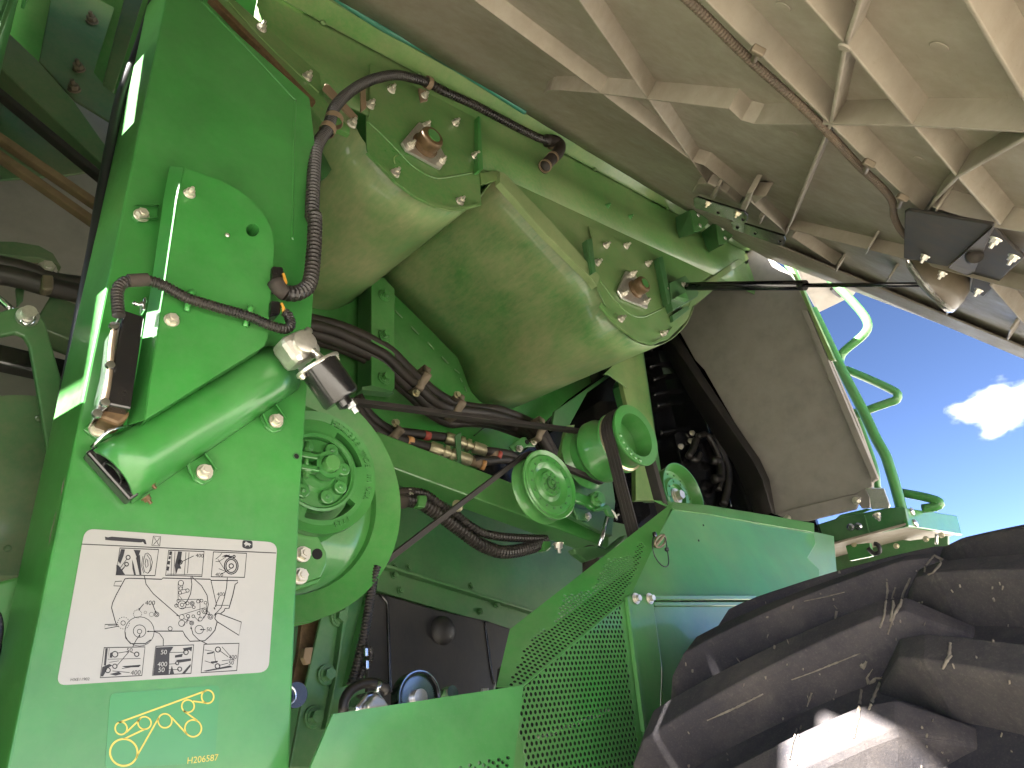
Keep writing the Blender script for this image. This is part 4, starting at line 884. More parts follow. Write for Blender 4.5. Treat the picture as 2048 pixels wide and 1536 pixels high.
tub = empty('actuator_tube', W((385, 850), YP), 'green half-round actuator tube bolted slantwise across the corner post', 'actuator')
tA, tB = W1(3, 698, 500, YP - .004), W1(2, 1790, 1085, YP - .004)
tax = (tB - tA).normalized(); tup = OUT.cross(tax).normalized()
c0, c1 = W1(3, 557, 345, YP), W1(3, 838, 663, YP); TR = (c1 - c0).length / 2 * .98
def half(c, r, n=20): return [c + tup * (r * math.cos(math.pi * i / n)) + OUT * (r * .98 * math.sin(math.pi * i / n)) for i in range(n + 1)]
NS = 8
cut_off = Vector((0, 0, 0))
hrows = [half(tA + (tB - tA) * (i / NS), TR) for i in range(NS + 1)]
tbody = loft('tube_shell', hrows, 'green_fresh', tub, True, .006, sharp=70)
prism('tube_end_cap', half(tB, TR), tax * .004, 'green_fresh', tub, .002)
prism('end_insert', half(tA + tax * .012, TR * .93), tax * .006, 'dark_hole', tub, 0)
bar('end_bar', tA + tup * (-TR * .98) + OUT * .012, tA + tup * (TR * .98) + OUT * .012, .03, .02, tax, 'black', tub, .004)
lathe('inner_tube', [(TR * .42, 0), (TR * .42, .03), (TR * .36, .03), (TR * .36, 0)], tA + OUT * TR * .5 + tax * -.003, tax, 'black', tub, 20, closed=True)
tube('wire_clip', [tA + tup * TR + OUT * .03, tA + tup * TR * 1.1 + OUT * .05 + tax * .03, tA + tup * TR * .95 + OUT * .02 + tax * .08], .003, 'steel', tub, 6)
for s, b in (('535,180 590,140 640,145 700,200 735,230 640,265 540,195', '632,185'), ('1190,410 1330,335 1385,440 1355,510 1300,545 1240,510', '1308,462'), ('1665,95 1770,20 1830,130 1800,195 1750,210 1700,175', '1765,135')):
    t = tabp('tube_tab', 3, s, b, tub)
for a, b, c in (((1200, 410), (1240, 520), (1215, 400)), ((1310, 345), (1385, 450), (1330, 335)), ((1680, 90), (1720, 185), (1690, 80)), ((1765, 30), (1830, 125), (1785, 20))):
    prism('tab_web', [W1(3, *a, YP - .04), W1(3, *a, YP - .006), W1(3, *b, YP - .006)], Vector((.0025, 0, .001)), 'green_fresh', tub, 0)
for p in ((960, 525), (930, 620)):
    P = W1(3, *p, YP - .02); bolt(tub, P, -tup, .0085, 'rust', 'stud')
motor = empty('gear_motor', W1(6, 320, 1150, 1.12), 'black cylindrical electric motor with silver gear housing at the tube end', 'motor')
YM = 1.09
mA, mB = W1(6, 235, 1045, YM), W1(6, 398, 1278, YM); mx = (mB - mA).normalized(); ml = (mB - mA).length; MR = .040
lathe('motor_can', [(MR, .006), (MR, ml * .94), (MR * .93, ml), (MR * .4, ml + .002), (MR * .4, ml + .014), (MR * .15, ml + .02), (0, ml + .02)], mA, mx, 'black', motor, 36)
u_, v_ = mx, OUT.cross(mx).normalized()
prism('motor_flange', [mA + v_ * (MR * 1.28 * math.cos(a)) + OUT * (MR * 1.0 * math.sin(a)) for a in [i * math.pi / 16 for i in range(32)]], mx * .008, 'zinc', motor, .002)
for s in (-1, 1): bolt(motor, mA + v_ * (MR * 1.18 * s) + mx * .008, mx, .008, 'bolt', 'hex')
lathe('terminal_stud', [(.012, 0), (.012, .014), (.007, .016), (.007, .028)], mB + v_ * .012 + mx * .01, mx, 'steel', motor, 8)
gb = W1(2, 1900, 960, YM + .015)
gbb = box('gear_housing', gb, .062, .06, .07, 'zinc', motor, .014, (mx, OUT, v_))
lathe('gear_boss', [(.024, 0), (.024, .03), (.014, .034), (0, .034)], gb + OUT * .01, OUT, 'zinc', motor, 20)
tube('housing_rib', [gb + v_ * .03 + OUT * .03 - mx * .02, gb + OUT * .034, mA + OUT * .02], .008, 'zinc', motor, 8)
lathe('drive_nose', [(.03, 0), (.028, .03), (.022, .045)], tB + OUT * TR * .55, tax, 'zinc', motor, 20)
tube('motor_lead', WL(6, '195,880 205,940 215,980 200,1000', YM - .02), .007, 'conduit', motor, 8, corr=.2)
ctl = empty('control_module', W((235, 730), YP), 'slim black control module with bright edge beside the green cover', 'control module')
prism('module_body', WL(2, '790,700 925,745 880,1060 840,1340 690,1310 740,1000', 1.115), Vector((0, .075, 0)), 'black', ctl, .004)
prism('module_edge', WL(2, '785,702 795,706 745,1000 695,1320 605,1395 625,1330 690,1060 720,820 760,760', 1.125), Vector((0, .05, 0)), 'steel', ctl, .003)
prism('module_foot', WL(2, '690,1318 840,1342 820,1400 760,1440 630,1390', 1.14), Vector((0, .05, 0)), 'rust', ctl, .006)
tube('edge_lead', WL(2, '735,800 715,930 705,1060 690,1200 665,1310', 1.12), .005, 'clamp', ctl, 8)
for p in ((765, 725), (725, 810), (703, 1060), (670, 1300), (620, 1370)): lathe('edge_screw', [(.008, 0), (.007, .005), (0, .006)], W1(2, *p, 1.115), OUT, 'steel', ctl, 10)
tube('wing_clip', WL(2, '850,655 885,670 915,660 930,640', 1.13), .004, 'steel', ctl, 8); prism('wing_clip', WL(2, '920,625 940,615 930,705 912,705', 1.125), Vector((0, .02, 0)), 'steel', ctl, .002)

# ------------------------------------------------------------------ wire looms over the post
cl = empty('control_wire_loom', W((400, 600), 1.12), 'black ribbed wire loom hooked across the green control cover', 'wire loom')
tube('loom_sleeve', WL(2, '760,740 752,640 755,570 800,525 900,512 1000,528 1100,575 1200,628 1400,690 1580,740 1700,790 1790,822 1840,822 1862,795 1845,740 1815,715', 1.10), .0105, 'conduit', cl, 12, corr=.16, pitch=.006)
lathe('tape_band', [(.0118, -.016), (.0118, .016)], W1(2, 885, 513, 1.10), W1(2, 930, 515, 1.1) - W1(2, 840, 520, 1.1), 'black_worn', cl, 14)
def plug(parent, k, s, wires):
    prism('connector', WL(k, s, 1.12), Vector((0, .045, 0)), 'black', parent, .004)
    for a in wires: tube('lead_wire', WL(k, a, 1.118), .003, 'wire', parent, 6)
plug(cl, 2, '1735,640 1790,645 1805,665 1795,730 1730,740', ['1800,660 1815,690 1812,715', '1805,690 1822,705 1825,720'])
tl = empty('tank_wire_loom', W((640, 400), 1.28), 'thick black ribbed wire loom climbing the post and crossing the tank wall', 'wire loom')
lp_ = [(p, y) for p, y in zip(zp(2, '1815,590 1870,600 1930,585 1985,520 2010,300 2015,100'), (1.12, 1.125, 1.13, 1.14, 1.15, 1.16))] + [(p, y) for p, y in zip(zp(5, '205,1400 215,1150 230,960 260,890 305,830 325,760 350,690 420,610 530,535 640,495 750,480 850,500 950,530 1050,585 1250,675 1450,780 1650,880 1740,905'), (1.17, 1.19, 1.21, 1.23, 1.25, 1.27, 1.28, 1.30, 1.31, 1.32, 1.33, 1.34, 1.34, 1.34, 1.34, 1.34, 1.34, 1.34))]
tube('loom_sleeve', [W(p, y) for p, y in lp_], .0175, 'conduit', tl, 14, corr=.26, pitch=.0125)
tube('elbow', [W(p, y) for p, y in zip(zp(5, '1705,900 1760,905 1790,930 1780,975 1735,1020 1690,1070 1670,1095'), (1.34, 1.33, 1.325, 1.33, 1.355, 1.385, 1.44))], .027, 'rubber', tl, 16, step=.006)
for c, d in (((1740, 915), (1700, 895)), ((1745, 1010), (1720, 1035)), ((1698, 1062), (1670, 1090))):
    a, b = W1(5, *c, 1.345), W1(5, *d, 1.35); lathe('elbow_band', [(.026, -.006), (.029, -.006), (.029, .006), (.026, .006)], a, b - a, 'tan', tl, 18, closed=True)
for (k, x, y, Y, dx, dy, r) in ((5, 950, 530, 1.34, 50, 25, .022), (5, 345, 770, 1.27, -10, 60, .025), (5, 305, 830, 1.25, -20, 40, .021)):
    a, b = W1(k, x, y, Y), W1(k, x + dx, y + dy, Y); lathe('loom_clamp', [(r, -.01), (r + .002, -.01), (r + .002, .01), (r, .01)], a, b - a, 'tan', tl, 20, closed=True)
prism('clamp_foot', WL(5, '890,560 945,580 945,640 905,650', 1.355), Vector((0, .01, 0)), 'tan', tl, .002)
bolts(tl, 5, '920,615', 1.35, .014)
tube('loom_tape', WL(2, '1830,600 1790,570 1760,520', 1.12), .017, 'black_worn', tl, 12, step=.008)
plug(tl, 2, '1745,420 1810,425 1825,470 1815,540 1740,545', ['1812,470 1822,500 1815,540', '1818,490 1830,530 1815,560'])

# ------------------------------------------------------------------ decals
dec = empty('service_decal', W((340, 1215), YP), 'white service decal with a machine diagram stuck on the corner post', 'decal')
def rounded(px, r=14, n=6):
    out = []; m = len(px)
    for i in range(m):
        p, a, b = Vector(px[i]), Vector(px[i - 1]), Vector(px[(i + 1) % m])
        s, e = p + (a - p).normalized() * r, p + (b - p).normalized() * r
        for j in range(n + 1):
            t = j / n; v = s * (1 - t) ** 2 + p * 2 * t * (1 - t) + e * t * t; out.append((v.x, v.y))
    return out
sheet = prism('decal_sheet', [W(p, YP - .0012) for p in rounded([(170, 1057), (555, 1085), (537, 1344), (113, 1371)], 20)], Vector((0, .001, 0)), 'white_print', dec, 0)
YD = YP - .0018
def z4(s): return zp(4, s)
def ell(cx_, cy_, r, ry=None, n=20, sh=0.0): return zp(4, [(cx_ + r * math.cos(2 * math.pi * i / n), cy_ + (ry or r) * math.sin(2 * math.pi * i / n)) for i in range(n + 1)])
L = []
def ln(s, w_=None):
    p = z4(s); L.append({'p': p, 'w': w_} if w_ else p)
ln('522,103 1768,160', 1.8)
for s in ('768,128 1015,138 992,305 742,300 768,128', '1080,143 1306,150 1292,310 1060,303 1080,143', '1366,153 1578,162 1565,316 1352,312 1366,153', '667,766 928,761 908,944 641,958 667,766', '998,757 1240,748 1222,930 975,943 998,757', '1306,744 1530,738 1515,912 1287,926 1306,744'): ln(s, 2.0)
# machine outline
ln('800,325 830,322 1035,328 1042,320 1345,328 1350,335 1522,337 1520,350 1505,360 1490,430 1465,515 1440,515 1435,530 1412,548', 1.9)
ln('800,325 745,425 720,480 714,510 735,590 748,625', 1.7); ln('780,340 738,342 728,370 775,372', 1.5); ln('672,618 748,615 760,628 670,645 672,618', 1.5); ln('690,625 745,622', 1)
ln('985,660 1170,660 1185,690 1215,725 1310,722 1345,690 1375,655 1390,600', 1.9); ln('800,665 805,705 835,740 930,740 965,715', 1.9)
ln('1395,545 1545,602 1530,687 1390,600 1375,580 1380,555 1395,545', 1.8); ln('1350,335 1385,490', 1.3); ln('1385,495 1465,495', 1.2)
for c in ((893, 662, 94), (893, 660, 40), (893, 662, 14), (788, 608, 14), (1002, 553, 15), (1002, 553, 7), (1089, 644, 13), (1275, 650, 27), (1163, 610, 20), (1163, 570, 16), (1203, 563, 10), (1237, 565, 9), (1227, 608, 13), (1227, 608, 6), (1282, 583, 13), (1310, 530, 18), (1310, 530, 9), (1347, 568, 16), (1347, 568, 8), (1272, 545, 10), (1332, 545, 8), (1158, 352, 17), (1156, 387, 11), (1152, 414, 10), (1200, 400, 11), (1142, 466, 10), (1128, 497, 10), (1165, 492, 26), (1165, 492, 11), (1200, 482, 10), (1230, 483, 13), (1230, 483, 6), (1240, 507, 9), (1268, 470, 10), (1290, 465, 9), (1315, 478, 9)):
    L.append({'p': ell(*c), 'w': 1.2})
for cx_, cy_, r in ((790, 608, 38), (880, 550, 26), (930, 540, 8), (970, 553, 14)):
    e = ell(cx_, cy_, r, n=32)
    for i in range(0, 32, 2): L.append({'p': e[i:i + 2], 'w': 1.3})
for s in ('1140,350 1140,466', '1174,345 1165,400', '1155,398 1200,390', '1155,424 1200,410', '1130,480 1128,497', '1140,458 1290,456', '1150,515 1230,505', '1165,458 1145,430', '1163,555 1310,510', '1170,625 1215,570', '1247,570 1275,600', '1280,580 1280,470', '1300,545 1345,555', '1320,485 1322,535', '1203,572 1195,612', '1175,580 1225,600'): ln(s, 1.0)
for s in ('923,305 935,360 980,420 1060,490 1150,568', '1222,312 1228,360 1220,420 1200,465 1178,485', '1228,312 1290,370 1325,430 1333,490 1320,550 1300,580', '1455,318 1450,380 1435,450 1415,510 1370,560', '850,760 870,720 897,680', '1045,755 1045,710 1020,675 985,662 940,662', '1325,742 1270,715 1235,680 1222,630', '1315,650 1280,650', '975,480 985,510 1000,545', '920,485 895,515 890,525', '1405,435 1385,480 1380,500'): ln(s, 1.5)
for s in ('1240,178 1165,215', '1415,296 1475,262', '765,262 812,198', '770,285 808,235', '745,300 800,245', '820,790 755,800', '830,790 865,805', '825,792 745,885', '1060,797 1185,795', '1058,873 1130,868', '1058,908 1145,905', '830,925 720,915', '1460,825 1400,780', '1460,865 1400,880'): ln(s, 1.3)
for c in ((1152, 218, 14), (1152, 218, 6), (820, 188, 13), (810, 232, 12), (1480, 243, 44, 52), (1480, 243, 34, 42), (1480, 243, 14), (1498, 182, 7), (736, 808, 18), (875, 808, 14), (735, 885, 14), (690, 910, 16), (1190, 795, 15), (1134, 865, 10), (1150, 903, 13), (1395, 778, 16), (1392, 884, 15)): L.append({'p': ell(*c), 'w': 2.0})
for s in ('1395,200 1440,270', '1380,200 1410,175 1420,160', '1400,260 1450,280', '1380,215 1400,215 1470,170', '1420,185 1490,180', '940,170 960,200 965,250 950,290', '915,180 905,240 920,290', '1100,150 1095,300', '1120,150 1112,300', '1190,155 1180,300', '1210,155 1200,290', '1070,295 1290,300', '1310,780 1370,790 1380,860', '1420,760 1500,850', '1310,850 1370,870', '1420,850 1500,840', '700,770 690,840 900,835', '780,900 900,880', '700,860 760,850'): ln(s, 1.1)
for s in ('930,165 920,200 915,240 925,280 945,290 965,270 975,220 965,180 945,160 930,165', '935,195 928,230 935,255 948,240 945,205 935,195'): ln(s, 1.3)
F_ = []
for s in ('672,55 690,60 715,55 905,70 918,70 930,75 938,104 926,104 915,88 905,92 890,92 712,80 695,78 674,76',
          '775,135 800,137 790,180 770,230 755,210', '855,140 900,142 880,200 860,150', '845,200 855,230 870,300 858,300 848,260', '870,190 895,170 905,300 893,300', '745,235 760,240 800,298 745,298',
          '1085,150 1100,150 1095,175 1082,172', '1082,180 1095,182 1090,200 1078,198', '1075,210 1090,212 1086,235 1070,232', '1070,245 1085,248 1078,275 1066,270', '1140,150 1165,152 1158,210 1150,230 1160,260 1140,260 1125,300 1118,240', '1425,178 1450,170 1490,185 1470,190',
          '1000,765 1110,760 1085,800 1080,940 980,940', '1120,815 1170,805 1165,825 1120,830', '1125,845 1222,835 1222,850 1150,862', '1085,935 1100,880 1115,935', '1165,930 1200,890 1220,870 1220,885 1185,930', '1170,770 1230,760 1225,790 1210,780 1180,790',
          '675,770 690,770 678,880 665,880', '655,890 700,870 720,880 690,895 660,950 645,950', '700,935 760,920 780,935 740,945', '780,885 900,875 890,890 800,893', '705,800 718,795 718,830 702,830', '1300,915 1470,880 1490,890 1400,905 1320,918', '1350,855 1395,850 1390,862 1350,865', '1325,800 1370,792 1365,802 1325,808'): F_.append(z4(s))
for s in ('1150,568 1128,560 1134,552', '1178,485 1190,470 1195,482', '1300,580 1300,565 1312,570', '1370,560 1378,542 1385,553', '940,662 952,656 952,668', '897,680 885,692 896,698', '1222,630 1217,645 1230,645', '1280,650 1292,644 1292,656', '1000,545 988,535 1000,530', '889,528 886,512 900,516'): F_.append(z4(s))
for c in ((1380, 500, 5), (1372, 512, 5), (1384, 490, 4), (1374, 518, 4)): F_.append(ell(*c, n=8)[:-1])
strokes('printed_diagram', L, YD, 'ink', dec, 1.4, F_)
strokes('hourglass_symbol', [{'p': z4('982,52 1028,55 1022,115 972,112 982,52'), 'w': 1.5}, {'p': z4('990,58 992,72 1002,84 988,100 982,108'), 'w': 1.2}, {'p': z4('1020,60 1016,74 1004,84 1010,100 1016,110'), 'w': 1.2}], YD, 'ink', dec)
lg = rounded(z4('1552,78 1616,82 1617,130 1585,136 1550,125'), 4, 4)
strokes('emblem_ground', [], YD, 'ink', dec, 1, [lg])
strokes('leaping_deer_emblem', [{'p': lg + [lg[0]], 'w': 1.0}] and [], YD - .0004, 'white_print', dec, 1, [z4('1560,100 1568,96 1575,90 1580,86 1583,92 1590,96 1600,98 1606,104 1609,112 1604,108 1598,108 1600,116 1596,120 1594,112 1586,110 1578,112 1570,118 1566,116 1574,108 1566,106'), z4('1566,94 1572,88 1570,84 1575,88 1574,94')])
X1 = W((440, 1215), YP) - W((240, 1203), YP)
for s, x, y, h in (('50', 748, 284, .0085), ('400', 1252, 176, .0085), ('400', 1378, 298, .0085), ('400', 928, 480, .0095), ('400', 1388, 424, .0085), ('50', 1320, 650, .0085), ('50', 808, 784, .0085), ('400', 836, 928, .009), ('400', 1464, 828, .0085), ('50', 1462, 864, .0085)):
    lettering('number', s, W1(4, x, y, YD), XA, UP, h * 1.05, 'ink', dec)
for s, x, y, h in (('50', 1028, 796, .0095), ('400', 1008, 874, .0095), ('50', 1012, 910, .0095)): lettering('number', s, W1(4, x, y, YD - .0005), XA, UP, h * 1.0, 'white_print', dec)
lettering('part_number', 'HXE11902', W1(4, 450, 972, YD), XA, UP, .0055, 'ink', dec)
dec2 = empty('belt_routing_decal', W((320, 1450), YP), 'translucent green decal with yellow belt routing lines below the white decal', 'decal')
prism('decal_sheet', [W(p, YP - .001) for p in rounded(z4('705,1060 1408,1005 1375,1500 670,1540'), 12)], Vector((0, .0008, 0)), 'green_vinyl', dec2, 0)
Y2 = []
def yl(s, w_=3.1): Y2.append({'p': z4(s), 'w': w_})
def yc(cx_, cy_, r, ry, w_=3.0): Y2.append({'p': ell(cx_, cy_, r, ry, 36), 'w': w_})
for c in ((1329, 1080, 39, 42), (1203, 1140, 40, 40), (1236, 1282, 53, 54), (1056, 1234, 44, 45), (925, 1248, 42, 40), (775, 1282, 38, 40)): yc(*c)
yc(792, 1436, 88, 86, 3.8)
yl('762,1245 1318,1042', 3.2); yl('1320,1120 1236,1108'); yl('1175,1170 1262,1232'); yl('1195,1318 1098,1212'); yl('1015,1215 868,1475'); yl('790,1352 925,1288', 3.2); yl('900,1220 808,1308')
strokes('routing_lines', Y2, YP - .0016, 'yellow_ink', dec2, 3)
lettering('part_number', 'H206587', W1(4, 1196, 1492, YP - .0016), W1(4, 1300, 1480, YP) - W1(4, 1196, 1492, YP), UP, .0125, 'yellow_ink', dec2)
# ------------------------------------------------------------------ belt drive
def cc(x, y, z): return V3(x, y, z)
BX, BZ = .667, .574
big = empty('drive_sheave', cc(BX, 1.5, BZ), 'large green belt sheave half hidden behind the corner post', 'pulley')
c = cc(BX, 1.505, BZ); R = .312
lathe('sheave_disc', [(.0, .0), (.19, .0), (.225, -.018), (.243, -.022), (.248, -.004), (.262, .0), (.30, .013), (R, .016), (R, .006), (.285, -.012), (.275, -.02), (R, -.034), (R, -.045), (.2, -.04), (0, -.04)], c, OUT, 'green', big, 96)
# cast hub pulley in front of it
c2 = cc(BX - .005, 1.34, BZ - .004); R2 = .147
cast = empty('cast_pulley', c2, 'cast green slotted pulley with clamped shaft hub in front of the sheave', 'pulley')
def ringpts(r, a0, a1, n=10): return [c2 + (XA * math.cos(math.radians(a0 + (a1 - a0) * i / n)) + UP * math.sin(math.radians(a0 + (a1 - a0) * i / n))) * r for i in range(n + 1)]
outer = ringpts(R2, 0, 354, 59)
slots = [ringpts(.116, a, b, 14) + ringpts(.094, b, a, 14) for a, b in ((14, 66), (255, 325), (120, 200))]
web = prism('pulley_web', outer, Vector((0, .022, 0)), 'green_cast', cast, .004, [ringpts(.0835, 0, 351, 39)] + slots)
lathe('pulley_rim', [(R2, .005), (R2 + .002, -.01), (R2 - .02, -.05), (R2 - .02, -.06), (R2, -.10), (R2 - .01, -.10), (R2 - .035, -.055), (R2 - .02, .0)], c2, OUT, 'green_cast', cast, 72, closed=True)
lathe('rim_step', [(.092, .0), (.096, .004), (.09, .005), (.084, -.002)], c2, OUT, 'green_cast', cast, 64, closed=True)
hubd = lathe('hub_disc', [(.086, -.02), (.086, -.012), (.08, -.006), (.05, -.004), (.042, .004), (0, .004)], c2 + Vector((0, .004, 0)), OUT, 'green_cast', cast, 56)
for a in (60, 118, 12, 290, 235, 330):
    P = c2 + (XA * math.cos(math.radians(a)) + UP * math.sin(math.radians(a))) * .064
    q = [P + (XA * math.cos(t) + UP * math.sin(t)) * .017 for t in [i * math.pi / 6 for i in range(12)]]
    prism('bolt_pad', [v + Vector((0, -.004, 0)) for v in q], Vector((0, .014, 0)), 'green_cast', hubd, .003)
    bolt(hubd, P + Vector((0, -.004, 0)), OUT, .006, 'green_cast', 'rivet')
shaft = lathe('shaft', [(.0193, 0), (.0193, .045), (.017, .048), (0, .048)], c2 + Vector((.012, 0, .006)), OUT, 'green', cast, 28)
clampc = c2 + Vector((.012, -.012, .006))
lathe('clamp_collar', [(.021, -.004), (.032, -.004), (.032, .02), (.021, .02)], clampc, OUT, 'green_cast', cast, 32, closed=True)
for dz in (.019, -.019): box('clamp_ear', clampc + Vector((-.045, -.008, dz * .75)), .045, .024, .014, 'green_cast', cast, .003)
tube('clamp_bolt', [clampc + Vector((-.052, -.01, .05)), clampc + Vector((-.052, -.01, -.035))], .0055, 'green', cast, 10, curved=False)
bolt(cast, clampc + Vector((-.052, -.01, .022)), UP, .011, 'green', 'wide'); bolt(cast, clampc + Vector((-.052, -.01, -.022)), -UP, .011, 'green', 'wide')
def arc_text(name, text, c, r, a0, da, size, parent, Y):
    for i, ch_ in enumerate(text):
        if ch_ == ' ': continue
        a = math.radians(a0 - da * i); e = XA * math.cos(a) + UP * math.sin(a); t = XA * math.sin(a) - UP * math.cos(a)
        lettering(name, ch_, Vector((c.x, Y, c.z)) + e * r, t, e, size, 'green_cast', parent, .0035, 'CENTER')
arc_text('raised_letter', 'H222338', c2, .131, 74, 5.6, .021, cast, c2.y - .001)
arc_text('raised_letter', 'MADE IN USA', c2, .131, 30, 5.2, .019, cast, c2.y - .001)
arc_text('raised_letter', '4221', c2, .129, 290, -5.2, .018, cast, c2.y - .001)
# double pulley
DX, DZ = 1.860, .880
dbl = empty('double_pulley', cc(DX, 1.4, DZ), 'green double belt pulley with open hollow hub and a wide belt around its front groove', 'pulley')
cd = cc(DX, 1.30, DZ)
lathe('front_ring', [(.083, 0), (.083, .004), (.116, .004), (.117, 0), (.115, -.008), (.1, -.025), (.098, -.055), (.112, -.075), (.114, -.082), (.083, -.082)], cd, OUT, 'green', dbl, 64, closed=True)
lathe('hollow_hub', [(.083, -.002), (.083, -.15), (.03, -.15), (0, -.15)], cd, OUT, 'green', dbl, 48, caps=(False, False))
lathe('rear_drum', [(.084, -.07), (.092, -.08), (.097, -.12), (.119, -.150), (.12, -.178), (.1, -.203), (.1, -.235), (.12, -.255), (.112, -.262), (.08, -.262)], cd, OUT, 'green', dbl, 64)
for i in range(6):
    a = math.radians(192 + i * 14); bolt(dbl, cd + (XA * math.cos(a) + UP * math.sin(a)) * .1 + OUT * .004, OUT, .0085, 'green', 'rivet')
lathe('gold_ring', [(.104, -.062), (.112, -.066), (.112, -.074), (.104, -.076)], cd, OUT, 'gold', dbl, 48, closed=True)
# idler between the belts, its arm and tension rod
IX, IZ = 1.489 * 1.05, .677 * 1.05
idl = empty('belt_idler', cc(IX, 1.48, IZ), 'round green idler pulley with stamped holes pressing on the long belt', 'pulley')
ci = cc(IX, 1.47, IZ)
idd = lathe('idler_disc', [(r_ * 1.05, h_) for r_, h_ in [(0, -.004), (.022, -.004), (.024, .002), (.040, .003), (.044, -.006), (.056, -.012), (.066, -.008), (.074, -.001), (.096, -.001), (.101, -.006), (.113, .000), (.116, -.002), (.116, -.006), (.106, -.018), (.104, -.03), (.106, -.045), (.116, -.058), (.116, -.062), (.1, -.06)]], ci, OUT, 'green', idl, 72)
for i in range(16):
    a = 2 * math.pi * i / 16; P = ci + (XA * math.cos(a) + UP * math.sin(a)) * .086 + OUT * 0.0
    lathe('rivet_dimple', [(.0042, 0), (.0042, .0022), (.003, .0022), (0, .0005)], P, OUT, 'green_deep', idd, 10)
for i in range(10):
    a = 2 * math.pi * i / 10 + .2; P = ci + (XA * math.cos(a) + UP * math.sin(a)) * .0335 + OUT * .003
    lathe('rivet_dimple', [(.004, 0), (.0035, .002), (0, .0012)], P, OUT, 'green_deep', idd, 10)
lathe('hub_recess', [(.0195, 0), (.0195, .006), (.015, .006), (.015, 0)], ci + OUT * .001, OUT, 'green_deep', idl, 28, closed=True)
bolt(idl, ci + OUT * .001, OUT, .0105, 'green', 'wide')
arm = prism('idler_arm', [W(p, 1.52) for p in zp(9, '440,1040 500,1035 580,1065 620,1060 650,1090 640,1130 600,1150 560,1120 450,1090')], Vector((0, .02, 0)), 'green', idl, .006)
lathe('arm_boss', [(.03, -.012), (.03, .02), (.02, .022), (.02, .03), (0, .03)], W1(9, 612, 1090, 1.52), OUT, 'green', idl, 28)
bolt(arm, W1(9, 612, 1090, 1.49), OUT, .019, 'green', 'wide')
lev = prism('tension_lever', [W(p, 1.50) for p in zp(9, '590,1150 690,1115 745,1170 740,1200 700,1195 680,1150 610,1160')], Vector((0, .015, 0)), 'green', idl, .004)
tube('tension_rod', [W1(9, 685, 1200, 1.50), W1(9, 635, 1385, 1.50)], .008, 'steel', idl, 10, curved=False)
tube('split_pin', WL(9, '715,1150 735,1180 750,1215 745,1190 760,1180', 1.485), .004, 'zinc', idl, 6)
mount = prism('idler_mount', [W(p, 1.60) for p in zp(9, '400,1170 470,900 640,960 720,960 740,1100 720,1320 640,1290 540,1240')], Vector((0, .02, 0)), 'green_deep', idl, .004)
prism('mount_foot', [W(p, 1.52) for p in zp(9, '470,1400 590,1380 690,1400 800,1310 800,1340 690,1440 560,1480 490,1430')], Vector((0, .03, 0)), 'green_deep', idl, .004)
bolts(mount, 9, '552,1195', 1.59, .017, 'bolt', 'hex')
prism('mount_ear', [W(p, 1.585) for p in zp(9, '465,1130 560,1150 590,1190 560,1225 500,1215')], Vector((0, .01, 0)), 'green_deep', idl, .004)
# second idler behind the fender
id2 = empty('flat_idler', cc(2.402, 1.5, .797), 'dished green idler wheel with a bright hex bolt behind the fender edge', 'pulley')
c3 = cc(2.402, 1.50, .797)
i2 = lathe('idler_dish', [(0, -.045), (.05, -.045), (.053, -.03), (.075, -.03), (.085, -.045), (.115, -.045), (.122, -.02), (.132, 0), (.136, 0), (.136, -.006), (.128, -.02), (.125, -.06), (.1, -.062)], c3, OUT, 'green', id2, 72)
for i in range(14):
    a = 2 * math.pi * i / 14; lathe('rivet_dimple', [(.005, 0), (.0045, .003), (0, .002)], c3 + (XA * math.cos(a) + UP * math.sin(a)) * .1 - OUT * .044, OUT, 'green_deep', i2, 10)
for i in range(8):
    a = 2 * math.pi * i / 8 + .2; lathe('rivet_dimple', [(.005, 0), (.0045, .003), (0, .002)], c3 + (XA * math.cos(a) + UP * math.sin(a)) * .063 - OUT * .029, OUT, 'green_deep', i2, 10)
bolt(id2, c3 - OUT * .044, OUT, .03, 'bolt', 'wide')
# belts
def belt(name, path, Y, wd, th, mat, parent, closed=True):
    """belt: path of (x, z) points run in the plane Y, given width and thickness"""
    vs, fs = [], []; n = len(path)
    for i in range(n):
        a, b = path[i - 1] if (i or closed) else path[0], path[(i + 1) % n] if (i < n - 1 or closed) else path[-1]
        d = Vector((b[0] - a[0], 0, b[1] - a[1])).normalized(); nn = Vector((-d.z, 0, d.x)) * (th / 2); P = cc(path[i][0], Y, path[i][1])
        vs += [P + nn - YA * wd * .5, P + nn + YA * wd * .5, P - nn + YA * wd * .36, P - nn - YA * wd * .36]
    for i in range(n if closed else n - 1):
        a, b = i * 4, ((i + 1) % n) * 4
        for j in range(4): fs.append((a + j, a + (j + 1) % 4, b + (j + 1) % 4, b + j))
    return add(name, mesh(name, vs, fs), mat, parent, False, .0015)
def wrap(c, r, a0, a1, n=14): return [(c[0] + r * math.cos(math.radians(a0 + (a1 - a0) * i / n)), c[1] + r * math.sin(math.radians(a0 + (a1 - a0) * i / n))) for i in range(n + 1)]
YB = 1.528
b1_ = empty('long_drive_belt', cc(1.2, YB, .8), 'long dark V-belt running from the large sheave to the double pulley', 'belt')
sc_ = YB / 1.48
top0 = wrap((DX, DZ), .104, -75, 80, 16); bigw = wrap((BX, BZ), .292, 78, 292, 30)
idw = wrap((IX, IZ), .124, 132, 98, 5)
belt('belt_band', top0 + bigw + idw, 1.522, .026, .016, 'belt', b1_)
b2_ = empty('wide_drive_belt', cc(1.9, 1.34, .6), 'wide black ribbed belt dropping from the front groove of the double pulley', 'belt')
fr = wrap((DX, DZ), .106, 195, -20, 24)
lowc = (1.93, .10)
lw_ = wrap(lowc, .10, -20, -165, 14)
